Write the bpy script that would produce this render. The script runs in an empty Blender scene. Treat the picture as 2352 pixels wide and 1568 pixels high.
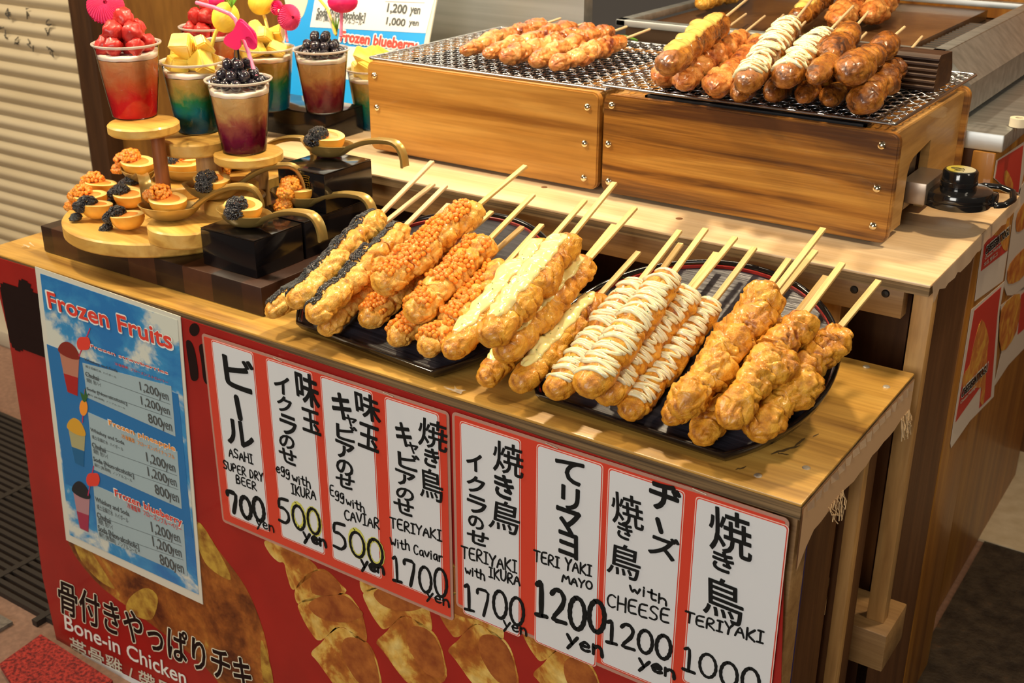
import bpy, bmesh, math, random
from math import sin, cos, pi, radians, sqrt
from mathutils import Vector, Matrix, noise, Euler

SC = bpy.context.scene
COL = SC.collection
rnd = random.Random(7)

# ------------------------------------------------------------------ camera
IMG_W, IMG_H, FPX = 2352, 1568, 2725.9
YAW, PITCH, ROLL = -0.59524, 0.41314, -0.00164
CAM = Vector((0.3289, -0.9971, 1.368))
_f = Vector((sin(YAW) * cos(PITCH), cos(YAW) * cos(PITCH), -sin(PITCH)))
_r0 = Vector((cos(YAW), -sin(YAW), 0)); _d0 = _f.cross(_r0)
_r = _r0 * cos(ROLL) + _d0 * sin(ROLL); _d = _f.cross(_r)


def at(px, py, axis, val):
    """world point where the sight line through a photo pixel meets the plane axis = val"""
    d = _r * ((px - IMG_W / 2) / FPX) + _d * ((py - IMG_H / 2) / FPX) + _f
    return CAM + d * ((val - CAM[axis]) / d[axis])


def on_plane(px, py, p0, n):
    d = _r * ((px - IMG_W / 2) / FPX) + _d * ((py - IMG_H / 2) / FPX) + _f
    return CAM + d * ((p0 - CAM).dot(n) / d.dot(n))


cd = bpy.data.cameras.new('camera'); cam = bpy.data.objects.new('camera', cd); COL.objects.link(cam)
cam.matrix_world = Matrix.Translation(CAM) @ Matrix((_r, -_d, -_f)).transposed().to_4x4()
cd.sensor_width = 36; cd.lens = FPX / IMG_W * 36; cd.clip_start = .05
cd.dof.use_dof = True; cd.dof.focus_distance = 1.42; cd.dof.aperture_fstop = 11
SC.camera = cam

# ------------------------------------------------------------------ world, lamps, exposure
w = bpy.data.worlds.new('world'); SC.world = w; w.use_nodes = True
w.node_tree.nodes['Background'].inputs[0].default_value = (1, .80, .60, 1)
w.node_tree.nodes['Background'].inputs[1].default_value = .075
vs = SC.view_settings
vs.view_transform = 'Standard'; vs.look = 'None'; vs.exposure = 0; vs.gamma = 1; vs.use_curve_mapping = False


def lamp(name, loc, target, power, size, color, size_y=None, spread=180):
    l = bpy.data.lights.new(name, 'AREA'); l.energy = power; l.size = size; l.color = color
    if size_y: l.shape = 'RECTANGLE'; l.size_y = size_y
    l.spread = radians(spread)
    o = bpy.data.objects.new(name, l); COL.objects.link(o); o.location = loc
    o.rotation_euler = (Vector(target) - Vector(loc)).to_track_quat('-Z', 'Y').to_euler()
    return o


lamp('stall_lamp', (-.62, .55, 2.1), (-.5, .3, .8), 21, .10, (1, .80, .53))
lamp('stall_lamp', (.22, .70, 2.05), (-.1, .3, .8), 11, .10, (1, .76, .46))
lamp('stall_lamp', (-1.25, -.05, 2.0), (-1.05, .2, .8), 13, .10, (1, .80, .50))
lamp('street_side_light', (.1, -3.3, 1.75), (-.4, 0, .55), 66, 1.3, (1, .95, .86))  # unseen front lamp, added low to brighten upright signs more than level tops
lamp('street_side_light', (2.3, -.1, 2.3), (0, .7, .6), 14, .6, (1, .88, .68))
lamp('street_side_light', (-2.6, -.6, 2.6), (-2.3, 1.2, .5), 55, .8, (1, .86, .64))

# ------------------------------------------------------------------ materials
MATS = {}


def mat(name, build):
    if name not in MATS:
        m = bpy.data.materials.new(name); m.use_nodes = True
        nt = m.node_tree; bs = nt.nodes['Principled BSDF']
        build(nt, bs); MATS[name] = m
    return MATS[name]


def S(bs, **k):
    names = dict(col='Base Color', rough='Roughness', metal='Metallic', trans='Transmission Weight', ior='IOR',
                 alpha='Alpha', coat='Coat Weight', spec='Specular IOR Level', sss='Subsurface Weight', emit='Emission Strength', ecol='Emission Color')
    for a, v in k.items():
        if a in ('col', 'ecol') and len(v) == 3: v = (*v, 1)
        bs.inputs[names[a]].default_value = v


def plain(name, col, rough=.5, **k):
    def b(nt, bs): S(bs, col=col, rough=rough, **k)
    return mat(name, b)


def N(nt, t, **k):
    n = nt.nodes.new(t)
    for a, v in k.items():
        if a in n.inputs: n.inputs[a].default_value = v
        else: setattr(n, a, v)
    return n


def coords(nt, scale=(1, 1, 1), rot=(0, 0, 0), loc=(0, 0, 0), kind='Object'):
    tc = N(nt, 'ShaderNodeTexCoord'); mp = N(nt, 'ShaderNodeMapping')
    mp.inputs['Scale'].default_value = scale; mp.inputs['Rotation'].default_value = rot; mp.inputs['Location'].default_value = loc
    nt.links.new(tc.outputs[kind], mp.inputs['Vector'])
    return mp.outputs[0]


def ramp(nt, fac, stops):
    r = N(nt, 'ShaderNodeValToRGB'); e = r.color_ramp.elements
    while len(e) < len(stops): e.new(.5)
    for el, (p, c) in zip(e, stops): el.position = p; el.color = (*c, 1) if len(c) == 3 else c
    nt.links.new(fac, r.inputs[0]); return r.outputs[0]


def noise_tex(nt, vec, scale, detail=3, rough=.5, dist=0):
    n = N(nt, 'ShaderNodeTexNoise'); n.inputs['Scale'].default_value = scale; n.inputs['Detail'].default_value = detail
    n.inputs['Roughness'].default_value = rough; n.inputs['Distortion'].default_value = dist
    nt.links.new(vec, n.inputs['Vector']); return n.outputs['Fac']


def mix(nt, fac, a, b, mode='MIX'):
    m = N(nt, 'ShaderNodeMix', data_type='RGBA', blend_type=mode)
    if isinstance(fac, (int, float)): m.inputs[0].default_value = fac
    else: nt.links.new(fac, m.inputs[0])
    for s, i in ((a, 6), (b, 7)):
        if isinstance(s, tuple): m.inputs[i].default_value = (*s, 1) if len(s) == 3 else s
        else: nt.links.new(s, m.inputs[i])
    return m.outputs[2]


def bump(nt, bs, h, strength=.3, dist=.002):
    b = N(nt, 'ShaderNodeBump'); b.inputs['Strength'].default_value = strength; b.inputs['Distance'].default_value = dist
    nt.links.new(h, b.inputs['Height']); nt.links.new(b.outputs[0], bs.inputs['Normal'])


def wood(name, c1, c2, c3, scale=(3, 60, 60), rough=.5, coat=0, fine=1.0, contrast=(.3, .5, .72), rot=(0, 0, 0)):
    """grain runs along object X (scale: small along the grain)"""
    def b(nt, bs):
        v = coords(nt, scale, rot)
        n1 = noise_tex(nt, v, 1, 4, .55, .6)
        col = ramp(nt, n1, [(contrast[0], c1), (contrast[1], c2), (contrast[2], c3)])
        v2 = coords(nt, (scale[0] * 4, scale[1] * 9, scale[2] * 9), rot)
        n2 = noise_tex(nt, v2, 1, 2)
        col = mix(nt, .35 * fine, col, ramp(nt, n2, [(.35, (.55, .5, .45)), (.6, (1, 1, 1))]), 'MULTIPLY')
        nt.links.new(col, bs.inputs['Base Color']); S(bs, rough=rough, coat=coat)
        bump(nt, bs, n2, .12, .001)
    return mat(name, b)


# ------------------------------------------------------------------ meshes
class MB:
    def __init__(s): s.v = []; s.f = []

    def add(s, vs, fs, M=None):
        o = len(s.v)
        s.v += [tuple(M @ Vector(p)) if M else tuple(p) for p in vs]
        s.f += [tuple(i + o for i in f) for f in fs]
        return s

    def box(s, a, b, bev=0, M=None, seg=2):
        bm = bmesh.new(); bmesh.ops.create_cube(bm, size=1)
        a = Vector(a); b = Vector(b)
        for v in bm.verts: v.co = Vector(((a[i] + b[i]) / 2 + v.co[i] * (b[i] - a[i]) for i in range(3)))
        if bev: bmesh.ops.bevel(bm, geom=bm.edges[:], offset=bev, segments=seg, affect='EDGES', profile=.5)
        return s.from_bm(bm, M)

    def from_bm(s, bm, M=None):
        bm.verts.index_update()
        s.add([v.co.copy() for v in bm.verts], [[v.index for v in f.verts] for f in bm.faces], M)
        bm.free(); return s

    def tube(s, pts, r, n=8, cap=True, M=None, flat=1.0, up=None):
        """sweep a circle (or ellipse: flat) along pts; r number or list"""
        pts = [Vector(p) for p in pts]; k = len(pts)
        rs = r if isinstance(r, (list, tuple)) else [r] * k
        vs = []; prev = up
        for i, p in enumerate(pts):
            t = (pts[min(i + 1, k - 1)] - pts[max(i - 1, 0)]).normalized()
            if prev is None: prev = Vector((0, 0, 1)) if abs(t.z) < .9 else Vector((1, 0, 0))
            side = t.cross(prev).normalized(); u = side.cross(t).normalized(); prev = u
            for j in range(n):
                a = 2 * pi * j / n
                vs.append(p + side * cos(a) * rs[i] + u * sin(a) * rs[i] * flat)
        fs = [(i * n + j, i * n + (j + 1) % n, (i + 1) * n + (j + 1) % n, (i + 1) * n + j) for i in range(k - 1) for j in range(n)]
        if cap: fs += [tuple(range(n))[::-1], tuple((k - 1) * n + j for j in range(n))]
        return s.add(vs, fs, M)

    def lathe(s, prof, n=32, M=None, closed=False):
        vs = []; fs = []; k = len(prof)
        for (r, z) in prof:
            for j in range(n): vs.append((r * cos(2 * pi * j / n), r * sin(2 * pi * j / n), z))
        for i in range(k - 1):
            for j in range(n): fs.append((i * n + j, i * n + (j + 1) % n, (i + 1) * n + (j + 1) % n, (i + 1) * n + j))
        if closed:
            for j in range(n): fs.append(((k - 1) * n + j, (k - 1) * n + (j + 1) % n, (j + 1) % n, j))
        else:
            if prof[0][0] > 1e-6: fs.append(tuple(range(n))[::-1])
            if prof[-1][0] > 1e-6: fs.append(tuple((k - 1) * n + j for j in range(n)))
        return s.add(vs, fs, M)

    def prism(s, out, z0, z1, M=None):
        n = len(out)
        vs = [(x, y, z0) for x, y in out] + [(x, y, z1) for x, y in out]
        fs = [tuple(range(n))[::-1], tuple(range(n, 2 * n))] + [(i, (i + 1) % n, n + (i + 1) % n, n + i) for i in range(n)]
        return s.add(vs, fs, M)

    def ico(s, c, r, sub=1, M=None, sc=(1, 1, 1)):
        vs, fs = ICO[sub]
        return s.add([(c[0] + r * p[0] * sc[0], c[1] + r * p[1] * sc[1], c[2] + r * p[2] * sc[2]) for p in vs], fs, M)

    def build(s, name, m=None, parent=None, smooth=30, loc=None, rot=None):
        me = bpy.data.meshes.new(name); me.from_pydata(s.v, [], s.f)
        me.validate(); me.update()
        if smooth:
            me.polygons.foreach_set('use_smooth', [True] * len(me.polygons))
            if smooth < 180: me.set_sharp_from_angle(angle=radians(smooth))
        if m: me.materials.append(m)
        return link(name, me, parent, loc, rot)


def link(name, me, parent=None, loc=None, rot=None):
    o = bpy.data.objects.new(name, me); COL.objects.link(o)
    if parent is not None: o.parent = parent
    if loc is not None: o.location = loc
    if rot is not None: o.rotation_euler = rot
    return o


ICO = {}
for _s in (1, 2, 3, 4):
    _b = bmesh.new(); bmesh.ops.create_icosphere(_b, subdivisions=_s, radius=1); _b.verts.index_update()
    ICO[_s] = ([tuple(v.co) for v in _b.verts], [tuple(v.index for v in f.verts) for f in _b.faces]); _b.free()


def tag(o, label=None, cat=None, group=None, kind=None):
    for k, v in (('label', label), ('category', cat), ('group', group), ('kind', kind)):
        if v: o[k] = v
    return o


def thing(name, label, cat, loc=(0, 0, 0), rot=(0, 0, 0), group=None):
    o = link(name, None, None, loc, rot)
    o.empty_display_size = .01
    return tag(o, label, cat, group)


def copy_tree(o, parent=None):
    c = o.copy(); COL.objects.link(c)
    if parent is not None: c.parent = parent; c.matrix_parent_inverse = o.matrix_parent_inverse
    for ch in o.children: copy_tree(ch, c)
    return c


def rrect(x0, y0, x1, y1, r, n=4):
    o = []
    for cx, cy, a0 in ((x1 - r, y0 + r, -90), (x1 - r, y1 - r, 0), (x0 + r, y1 - r, 90), (x0 + r, y0 + r, 180)):
        for k in range(n + 1):
            a = radians(a0 + 90 * k / n); o.append((cx + r * cos(a), cy + r * sin(a)))
    return o


def text_mesh(s, size, offset=0, shear=0, align='LEFT', bold_res=3, extrude=0, spacing=1, linesp=1):
    cu = bpy.data.curves.new('t', 'FONT'); cu.body = s; cu.size = size; cu.offset = offset; cu.shear = shear
    cu.align_x = align; cu.resolution_u = bold_res; cu.extrude = extrude; cu.space_character = spacing; cu.space_line = linesp
    cu.fill_mode = 'FRONT' if not extrude else 'BOTH'
    o = bpy.data.objects.new('t', cu); COL.objects.link(o)
    dg = bpy.context.evaluated_depsgraph_get(); dg.update()
    me = bpy.data.meshes.new_from_object(o.evaluated_get(dg))
    vs = [v.co.copy() for v in me.vertices]; fs = [tuple(p.vertices) for p in me.polygons]
    bpy.data.objects.remove(o); bpy.data.curves.remove(cu); bpy.data.meshes.remove(me)
    return vs, fs
# ------------------------------------------------------------------ setting
X, Y, Z = 0, 1, 2
ZC = .75      # counter top
ZS = .866     # upper shelf top

PLY = wood('plywood', (.62, .42, .22), (.74, .54, .32), (.82, .64, .42), (2.2, 22, 22), .38, .15, .7)
PLY_OLD = wood('worn_plywood', (.22, .10, .02), (.56, .31, .065), (.68, .41, .10), (2.2, 24, 24), .30, .3, 1.0)
PLY_EDGE = wood('plywood_edge', (.04, .025, .012), (.19, .12, .05), (.32, .21, .10), (3, 40, 260), .6)
PINE = wood('pine', (.38, .19, .055), (.50, .27, .085), (.58, .35, .13), (40, 40, 2.5), .55)
PINE_X = wood('pine_board', (.25, .13, .045), (.34, .19, .07), (.42, .25, .10), (2.5, 30, 40), .5)
BROWN = wood('brown_board', (.095, .035, .010), (.14, .055, .016), (.19, .08, .025), (30, 30, 2), .55)
HONEY = wood('honey_panel', (.19, .062, .006), (.34, .13, .014), (.47, .215, .03), (26, 26, 1.5), .42, .1)
KRAFT = plain('kraft_paper', (.66, .42, .23), .8)
BLACKP = plain('black_paint', (.012, .011, .012), .3)
SCREW = plain('screw_steel', (.55, .50, .42), .4, metal=.6)


def b_steel(nt, bs):
    v = coords(nt, (2, 60, 60)); n = noise_tex(nt, v, 1, 3)
    nt.links.new(ramp(nt, n, [(.3, (.40, .42, .42)), (.7, (.58, .60, .60))]), bs.inputs['Base Color'])
    S(bs, metal=.9, rough=.46)
STEEL = mat('brushed_steel', b_steel)


def b_floor(nt, bs):
    v = coords(nt); n = noise_tex(nt, v, 5, 5, .6); n2 = noise_tex(nt, v, 90, 2)
    c = ramp(nt, n, [(.3, (.20, .105, .07)), (.7, (.30, .17, .115))])
    nt.links.new(mix(nt, .5, c, ramp(nt, n2, [(.4, (.6, .6, .6)), (.65, (1, 1, 1))]), 'MULTIPLY'), bs.inputs['Base Color']); S(bs, rough=.8)
    bump(nt, bs, n2, .3, .004)
fl = MB().box((-6, -3, -.03), (3, 5, 0)).build('floor', mat('pink_concrete', b_floor)); tag(fl, 'pinkish concrete pavement under the stall', 'floor', kind='structure')

# shutter: curved horizontal slats, behind and left of the stall
sh = MB(); yS = .93
prof = []
for i in range(66):
    z0 = i * .0385
    for k in range(7):
        t = k / 6
        prof.append((yS - .012 * sin(pi * t ** 1.3) ** .8, z0 + .033 * t))
    prof += [(yS + .003, z0 + .0345), (yS + .003, z0 + .037)]
vs = [(x, y, z) for (y, z) in prof for x in (-6, -1.2)]
sh.add(vs, [(2 * i, 2 * i + 1, 2 * i + 3, 2 * i + 2) for i in range(len(prof) - 1)])


def b_shut(nt, bs):
    v = coords(nt, (.6, 1, 3)); n = noise_tex(nt, v, 3, 4)
    nt.links.new(ramp(nt, n, [(.3, (.50, .40, .25)), (.7, (.58, .48, .32))]), bs.inputs['Base Color']); S(bs, rough=.42)
so = sh.build('wall_shutter', mat('cream_shutter', b_shut), smooth=50); tag(so, 'cream ribbed roller shutter behind the stall', 'shutter', kind='structure')
# scribbled writing on the shutter
sc = MB(); r2 = random.Random(3)
for cx, cy, nch in ((20, 22, 3), (63, 28, 2), (110, 55, 3), (8, 70, 2), (35, 92, 2), (72, 100, 2), (120, 112, 2)):
    for q in range(nch):
        p0 = at(cx + r2.uniform(-6, 6), cy + q * 9, Y, yS - .0135)
        pts = [p0 + Vector((r2.uniform(-.014, .014), 0, r2.uniform(-.012, .012))) for _ in range(4)]
        sc.tube(pts, .0014, 5)
wr = sc.build('shutter_writing', plain('ink', (.06, .05, .04), .6), smooth=180); tag(wr, 'faint black handwriting on the cream shutter', 'writing', kind='structure')

# dark drain grates and kerb strips at the foot of the shutter
gm = plain('dark_iron', (.035, .028, .025), .55, metal=.4)
g = MB()
a = at(0, 1085, Z, 0); b = at(130, 1420, Z, 0)
for k in range(26):
    yy = .02 + .018 * k
    g.box((-2.6, yy, .001), (-1.37, yy + .010, .012))
for xx in (-2.25, -1.86, -1.6, -1.42):
    g.box((xx, .0, .001), (xx + .014, .48, .013))
go = g.build('drain_grate', gm, smooth=0); tag(go, 'dark slotted drain grate set in the pavement at far left', 'grate')
t1 = MB().box((-6, .74, 0), (-1.2, .93, .05), .006).build('trim_1', plain('pale_sill', (.42, .36, .28), .7)); tag(t1, 'pale concrete sill under the shutter', 'sill', kind='structure')


def b_tile(nt, bs):
    v = coords(nt); n = noise_tex(nt, v, 120, 2); S(bs, rough=.85)
    nt.links.new(ramp(nt, n, [(.35, (.10, .085, .07)), (.6, (.17, .14, .115))]), bs.inputs['Base Color'])
tl = MB().box((-3, -1.2, .001), (-1.45, -.02, .008)).build('floor_strip', mat('grey_tile', b_tile)); tag(tl, 'grey speckled paving strip', 'floor', kind='structure')


def b_mat(nt, bs):
    v = coords(nt); n = noise_tex(nt, v, 160, 2); S(bs, rough=.95)
    nt.links.new(ramp(nt, n, [(.35, (.10, .006, .006)), (.62, (.38, .03, .02))]), bs.inputs['Base Color']); bump(nt, bs, n, .8, .006)
c = [at(0, 1530, Z, .012), at(95, 1462, Z, .012), at(260, 1568, Z, .012), at(120, 1720, Z, .012)]
mt = MB().prism([(p.x, p.y) for p in c], .008, .018).build('doormat', mat('red_coir', b_mat), smooth=0); tag(mt, 'red bristle doormat on the ground beside the banner', 'doormat')

# street on the right: pale slab and dark wet asphalt
def b_pale(nt, bs):
    v = coords(nt); n = noise_tex(nt, v, 30, 4); S(bs, rough=.6)
    nt.links.new(ramp(nt, n, [(.3, (.52, .42, .27)), (.7, (.66, .56, .40))]), bs.inputs['Base Color'])
def b_asph(nt, bs):
    v = coords(nt); n = noise_tex(nt, v, 24, 5, .7); S(bs, rough=.45)
    nt.links.new(ramp(nt, n, [(.35, (.018, .014, .011)), (.62, (.06, .045, .03)), (.75, (.14, .06, .025))]), bs.inputs['Base Color']); bump(nt, bs, n, .5, .01)
f2 = MB().box((-.06, 1.28, .0005), (3, 5, .006)).build('floor_slab', mat('pale_slab', b_pale)); tag(f2, 'pale stone slab on the street at far right', 'floor', kind='structure')
f3 = MB().box((-.03, -.6, .0005), (3, 1.28, .004)).build('floor_gutter', mat('dark_asphalt', b_asph)); tag(f3, 'dark wet gutter beside the stall', 'floor', kind='structure')

# wooden wall panel with its dark frame behind the drinks, steel wall further right
yB = .90
xl = at(250, 400, Y, yB).x; 
xr = at(690, 50, Y, yB).x
wp = MB().box((xl + .07, yB, 0), (xr, yB + .03, 2.3)).build('wall_panel', wood('wall_wood', (.15, .058, .008), (.20, .082, .012), (.25, .11, .016), (20, 3, 2), .5)); tag(wp, 'brown wooden wall behind the drinks', 'wall', kind='structure')
fr = MB().box((xl, yB - .05, 0), (xl + .075, yB + .04, 2.3), .004).build('wall_post', wood('post_wood', (.035, .014, .005), (.055, .022, .007), (.075, .03, .01), (30, 30, 2), .5)); tag(fr, 'dark brown door post between shutter and wall', 'post', kind='structure')
s1_ = MB().box((xr, yB, 0), (-.80, yB + .03, 2.3)).build('wall_steel', STEEL); tag(s1_, 'brushed steel wall left of the griddle', 'wall', kind='structure')
st = MB().box((-.80, 1.72, 0), (2.4, 1.76, 2.4)).build('wall_back', BROWN); tag(st, 'dark wall behind the griddle', 'wall', kind='structure')
wd = MB().box((-.78, 1.62, 1.0), (2.4, 1.66, 1.16)).build('trim_2', HONEY); tag(wd, 'wooden board behind the griddle', 'trim', kind='structure')

# ------------------------------------------------------------------ lower counter
ct = thing('display_counter', 'low plywood display counter carrying the plates of skewers', 'counter', (-.67, .18, 0))
ct.location = (0, 0, 0)
m = MB().box((-1.35, 0, ZC - .004), (0, .368, ZC), .0015)
m.build('top', PLY_OLD, ct)
MB().box((-1.349, .0005, ZC - .019), (-.0005, .3675, ZC - .004)).build('edge', PLY_EDGE, ct)
# kraft paper wrapped round the right end
m = MB(); n = 18
top = [(.0015, .003 + .362 * i / n, ZC - .006) for i in range(n + 1)]
rr = random.Random(5)
low = [(.0015, .003 + .362 * i / n, ZC - .047 - rr.uniform(0, .006) - (.03 if i == 0 else .012 if i == 1 else 0)) for i in range(n + 1)]
m.add(top + low, [(i, i + 1, n + 2 + i, n + 1 + i) for i in range(n)])
m.add([(p[0] - .0015, p[1], p[2]) for p in top + low], [(i, n + 1 + i, n + 2 + i, i + 1) for i in range(n)])
m.build('edge_paper', KRAFT, ct)
m = MB()
for (yy, cnt) in ((.10, 7), (.11, 6), (.335, 12), (.345, 12)):
    for k in range(cnt):
        p = Vector((.002, yy + rr.uniform(-.018, .018), ZC - .045))
        L = rr.uniform(.012, .035)
        q = [p + Vector((.002 * j, rr.uniform(-.006, .006), -L * j / 3)) for j in range(4)]
        m.tube(q, .0006, 4)
m.build('frayed_fibres', plain('fibre', (.66, .47, .26), .8), ct)
m = MB(); rr2 = random.Random(9)
for k in range(16):
    a_ = Vector((.0020, .01 + .022 * k, ZC - .004)); b_ = a_ + Vector((.0012, rr2.uniform(.014, .028), rr2.uniform(-.016, -.010)))
    c_ = a_ + Vector((.0018, .016, -.001)); m.add([a_, c_, b_, a_ + Vector((.0006, .003, -.010))], [(0, 1, 2), (0, 2, 3)])
m.build('clear_tape', plain('clear_tape_mat', (.80, .66, .52), .12, alpha=.45, coat=1), ct)
for (ya, yb, xa, xb, mt_) in ((.012, .05, -.034, -.006, PINE_X), (.235, .253, -.024, -.008, PINE)):
    MB().box((xa, ya, .002), (xb, yb, ZC - .02), .002).build('leg', mt_, ct)
    MB().box((-1.30, ya, .002), (-1.262, yb, ZC - .02), .002).build('leg', mt_, ct)
MB().box((-.040, .08, .06), (-.030, .225, ZC - .02)).build('side_board', BROWN, ct)
MB().box((-.040, .262, .06), (-.030, .365, ZC - .02)).build('side_board', BROWN, ct)
MB().box((-.016, .052, .25), (-.010, .064, ZC - .05)).build('blue_strip', plain('blue_strip', (.02, .025, .17), .5), ct)
MB().box((-1.3, .05, .05), (-.06, .34, .07)).build('bottom_board', BROWN, ct)
r11 = random.Random(6)
for px, py in ((1741, 1092), (1852, 1074), (2036, 888), (1990, 842)):
    p = at(px, py, Z, ZC)
    mm = MB().lathe([(0, .0012), (.0035, .001), (.0045, .0002), (.0045, -.001)], 14, Matrix.Translation(p))
    sc_ = mm.build('screw', SCREW, ct)

for k, (px, py, lab) in enumerate(((1036, 905, 'crumpled bit of clear tape on the counter edge above the price signs'), (60, 572, 'crumpled bit of clear tape at the left end of the counter'))):
    p = at(px, py, Z, ZC); p.y = max(p.y, .004); mm = MB()
    for q in range(5):
        c_ = [(p.x + r11.uniform(-.016, .016), p.y + r11.uniform(-.002, .012), ZC + .0008 + r11.uniform(0, .005)) for _ in range(3)]
        e_ = Vector((r11.uniform(-.006, .006), r11.uniform(-.002, .004), .001))
        mm.add([Vector(c_[0]), Vector(c_[1]), Vector(c_[2]), Vector(c_[0]) + e_], [(0, 1, 2), (0, 2, 3)])
    tag(mm.build('tape_scrap', plain('scrap_tape', (.80, .74, .62), .08, alpha=.45, coat=1), None, smooth=0), lab, 'tape')
# small dark scuffs worn into the counter top
m = MB(); r3 = random.Random(8)
for (x0, y0, x1, y1, w_) in ((1772, 1042, 1838, 1022, .0022), (1785, 1040, 1812, 1044, .0014), (1826, 1024, 1850, 1004, .0016), (1690, 1078, 1712, 1072, .0014), (1868, 1002, 1880, 996, .0012)):
    a_ = at(x0, y0, Z, ZC + .0004); b_ = at(x1, y1, Z, ZC + .0004)
    m.tube([a_ + (b_ - a_) * (i / 5) + Vector((0, r3.uniform(-.002, .002), 0)) for i in range(6)], [w_ * f_ for f_ in (.3, .8, 1, .7, .9, .2)], 6, flat=.05)
m.build('scuff_mark', plain('scuff', (.13, .075, .025), .6), ct)

# ------------------------------------------------------------------ upper shelf
us = thing('upper_shelf', 'raised pale plywood shelf carrying the two wooden table grills', 'shelf', (0, 0, 0))
MB().box((-1.3, .366, ZS - .004), (.003, .812, ZS), .0012).build('top', PLY, us)
MB().box((-1.299, .3665, ZS - .015), (.0025, .811, ZS - .004)).build('edge', PLY_EDGE, us)
MB().box((-1.28, .374, ZS - .053), (-.028, .395, ZS - .015), .001).build('apron', PINE_X, us)
MB().box((-.022, .3955, .36), (.002, .416, ZS - .0155), .001).build('leg', PINE, us)
MB().box((-.13, .383, .36), (-.105, .42, ZS - .053), .001).build('leg', PINE, us)
MB().box((-1.28, .383, .36), (-1.24, .42, ZS - .053), .001).build('leg', PINE, us)
MB().box((-1.28, .3705, .30), (.015, .46, .36), .002).build('stretcher', PINE_X, us)
MB().box((-1.27, .50, .01), (-.05, .52, ZS - .02)).build('back_board', BROWN, us)
MB().box((-.026, .462, .003), (-.014, .655, .85)).build('side_board', BROWN, us)
MB().box((-.05, .655, .002), (-.012, .820, .85), .002).build('side_panel', HONEY, us)
# shiny clear film folded over the right end and front
m = MB(); n = 24
t_ = [(.0040, .37 + .44 * i / n, ZS + .0006) for i in range(n + 1)]
l_ = [(.0065 + rr.uniform(-.002, .002), .37 + .44 * i / n, ZS - .012 - rr.uniform(.004, .014) * (1 - i / n * .7)) for i in range(n + 1)]
m.add(t_ + l_, [(i, n + 1 + i, n + 2 + i, i + 1) for i in range(n)])
m.build('clear_film', plain('film', (.72, .55, .40), .12, alpha=.75), us)
for px, py in ((1962, 665), (2034, 674), (1380, 0),)[:2]:
    p = at(px, py, Y, .374)
    MB().lathe([(0, .0022), (.004, .0018), (.0052, .0004), (.0052, -.001)], 14, Matrix.Translation(p) @ Matrix.Rotation(pi / 2, 4, 'X')).build('screw', plain('dark_screw', (.05, .045, .04), .4, metal=.8), us)
for px, py in ((1560, 502), (1250, 430)):
    p = at(px, py, Z, ZS)
    MB().lathe([(0, .0004), (.005, .0003), (.0052, -.001)], 14, Matrix.Translation(p)).build('knot', plain('knot', (.22, .10, .04), .5), us)

# ------------------------------------------------------------------ steel worktop cabinet on the right, griddle on it
cb = thing('griddle_cabinet', 'steel topped wooden cabinet standing behind the upper shelf', 'cabinet', (0, 0, 0))
MB().box((-.79, .825, .921), (-.034, 1.62, .948), .003).build('worktop', STEEL, cb)
MB().box((-.075, .8225, .002), (-.042, 1.6, .92), .002).build('side_panel', HONEY, cb)
MB().box((-.78, .84, .03), (-.076, .86, .92)).build('front_panel', BROWN, cb)

gr = thing('griddle', 'stainless steel griddle with an oily dark brown plate', 'griddle', (0, 0, 0))
gx0, gx1, gy0, gy1, gz = -.72, -.15, .875, 1.50, 1.05
m = MB()
for a_, b_ in (((gx0, gy0, gz - .012), (gx1, gy0 + .022, gz)), ((gx0, gy1 - .02, gz - .012), (gx1, gy1, gz)), ((gx0, gy0, gz - .012), (gx0 + .02, gy1, gz)), ((gx1 - .022, gy0, gz - .012), (gx1, gy1, gz))):
    m.box(a_, b_, .002)
m.build('rim', STEEL, gr)
MB().add([(gx1, gy0, gz - .002), (gx1, gy1, gz - .002), (gx1 + .045, gy1, gz - .045), (gx1 + .045, gy0, gz - .045), (gx1 + .045, gy1, .96), (gx1 + .045, gy0, .96), (gx1, gy1, .96), (gx1, gy0, .96)],
         [(0, 3, 2, 1), (3, 5, 4, 2), (5, 7, 6, 4), (0, 7, 5, 3), (1, 2, 4, 6)]).build('side_flange', STEEL, gr, smooth=0)
MB().box((gx0 + .02, gy0 + .002, .955), (gx1 - .01, gy0 + .012, gz - .01)).build('front_face', plain('burnt_steel', (.075, .045, .025), .4, metal=.6), gr)
MB().box((gx0 + .01, gy0 + .012, .949), (gx1 - .012, gy1 - .01, gz - .035)).build('body', plain('dark_steel', (.05, .045, .04), .4, metal=.7), gr)


def b_oil(nt, bs):
    v = coords(nt); n = noise_tex(nt, v, 7, 5, .6, .5)
    nt.links.new(ramp(nt, n, [(.3, (.035, .016, .008)), (.55, (.10, .045, .018)), (.8, (.19, .095, .035))]), bs.inputs['Base Color'])
    S(bs, rough=.28, coat=.15); bump(nt, bs, noise_tex(nt, v, 60, 3), .25, .002)
MB().box((gx0 + .02, gy0 + .022, gz - .034), (gx1 - .085, gy1 - .02, gz - .016)).build('hot_plate', mat('oily_iron', b_oil), gr)
m = MB()
for k in range(20):
    m.box((gx1 - .08, gy0 + .035 + .022 * k, gz - .03), (gx1 - .03, gy0 + .044 + .022 * k, gz - .022))
m.build('drain_grid', plain('grid_steel', (.22, .20, .18), .4, metal=.8), gr, smooth=0)

# ring of white tape on the worktop
p = at(2338, 290, Z, .949)
t = thing('tape_roll', 'small roll of pale tape on the steel worktop', 'tape', (p.x, p.y, .949))
MB().lathe([(.006, 0), (.013, 0), (.013, .013), (.006, .013)], 24, closed=True).build('tape', plain('pale_tape', (.75, .66, .48), .6), t)
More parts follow.
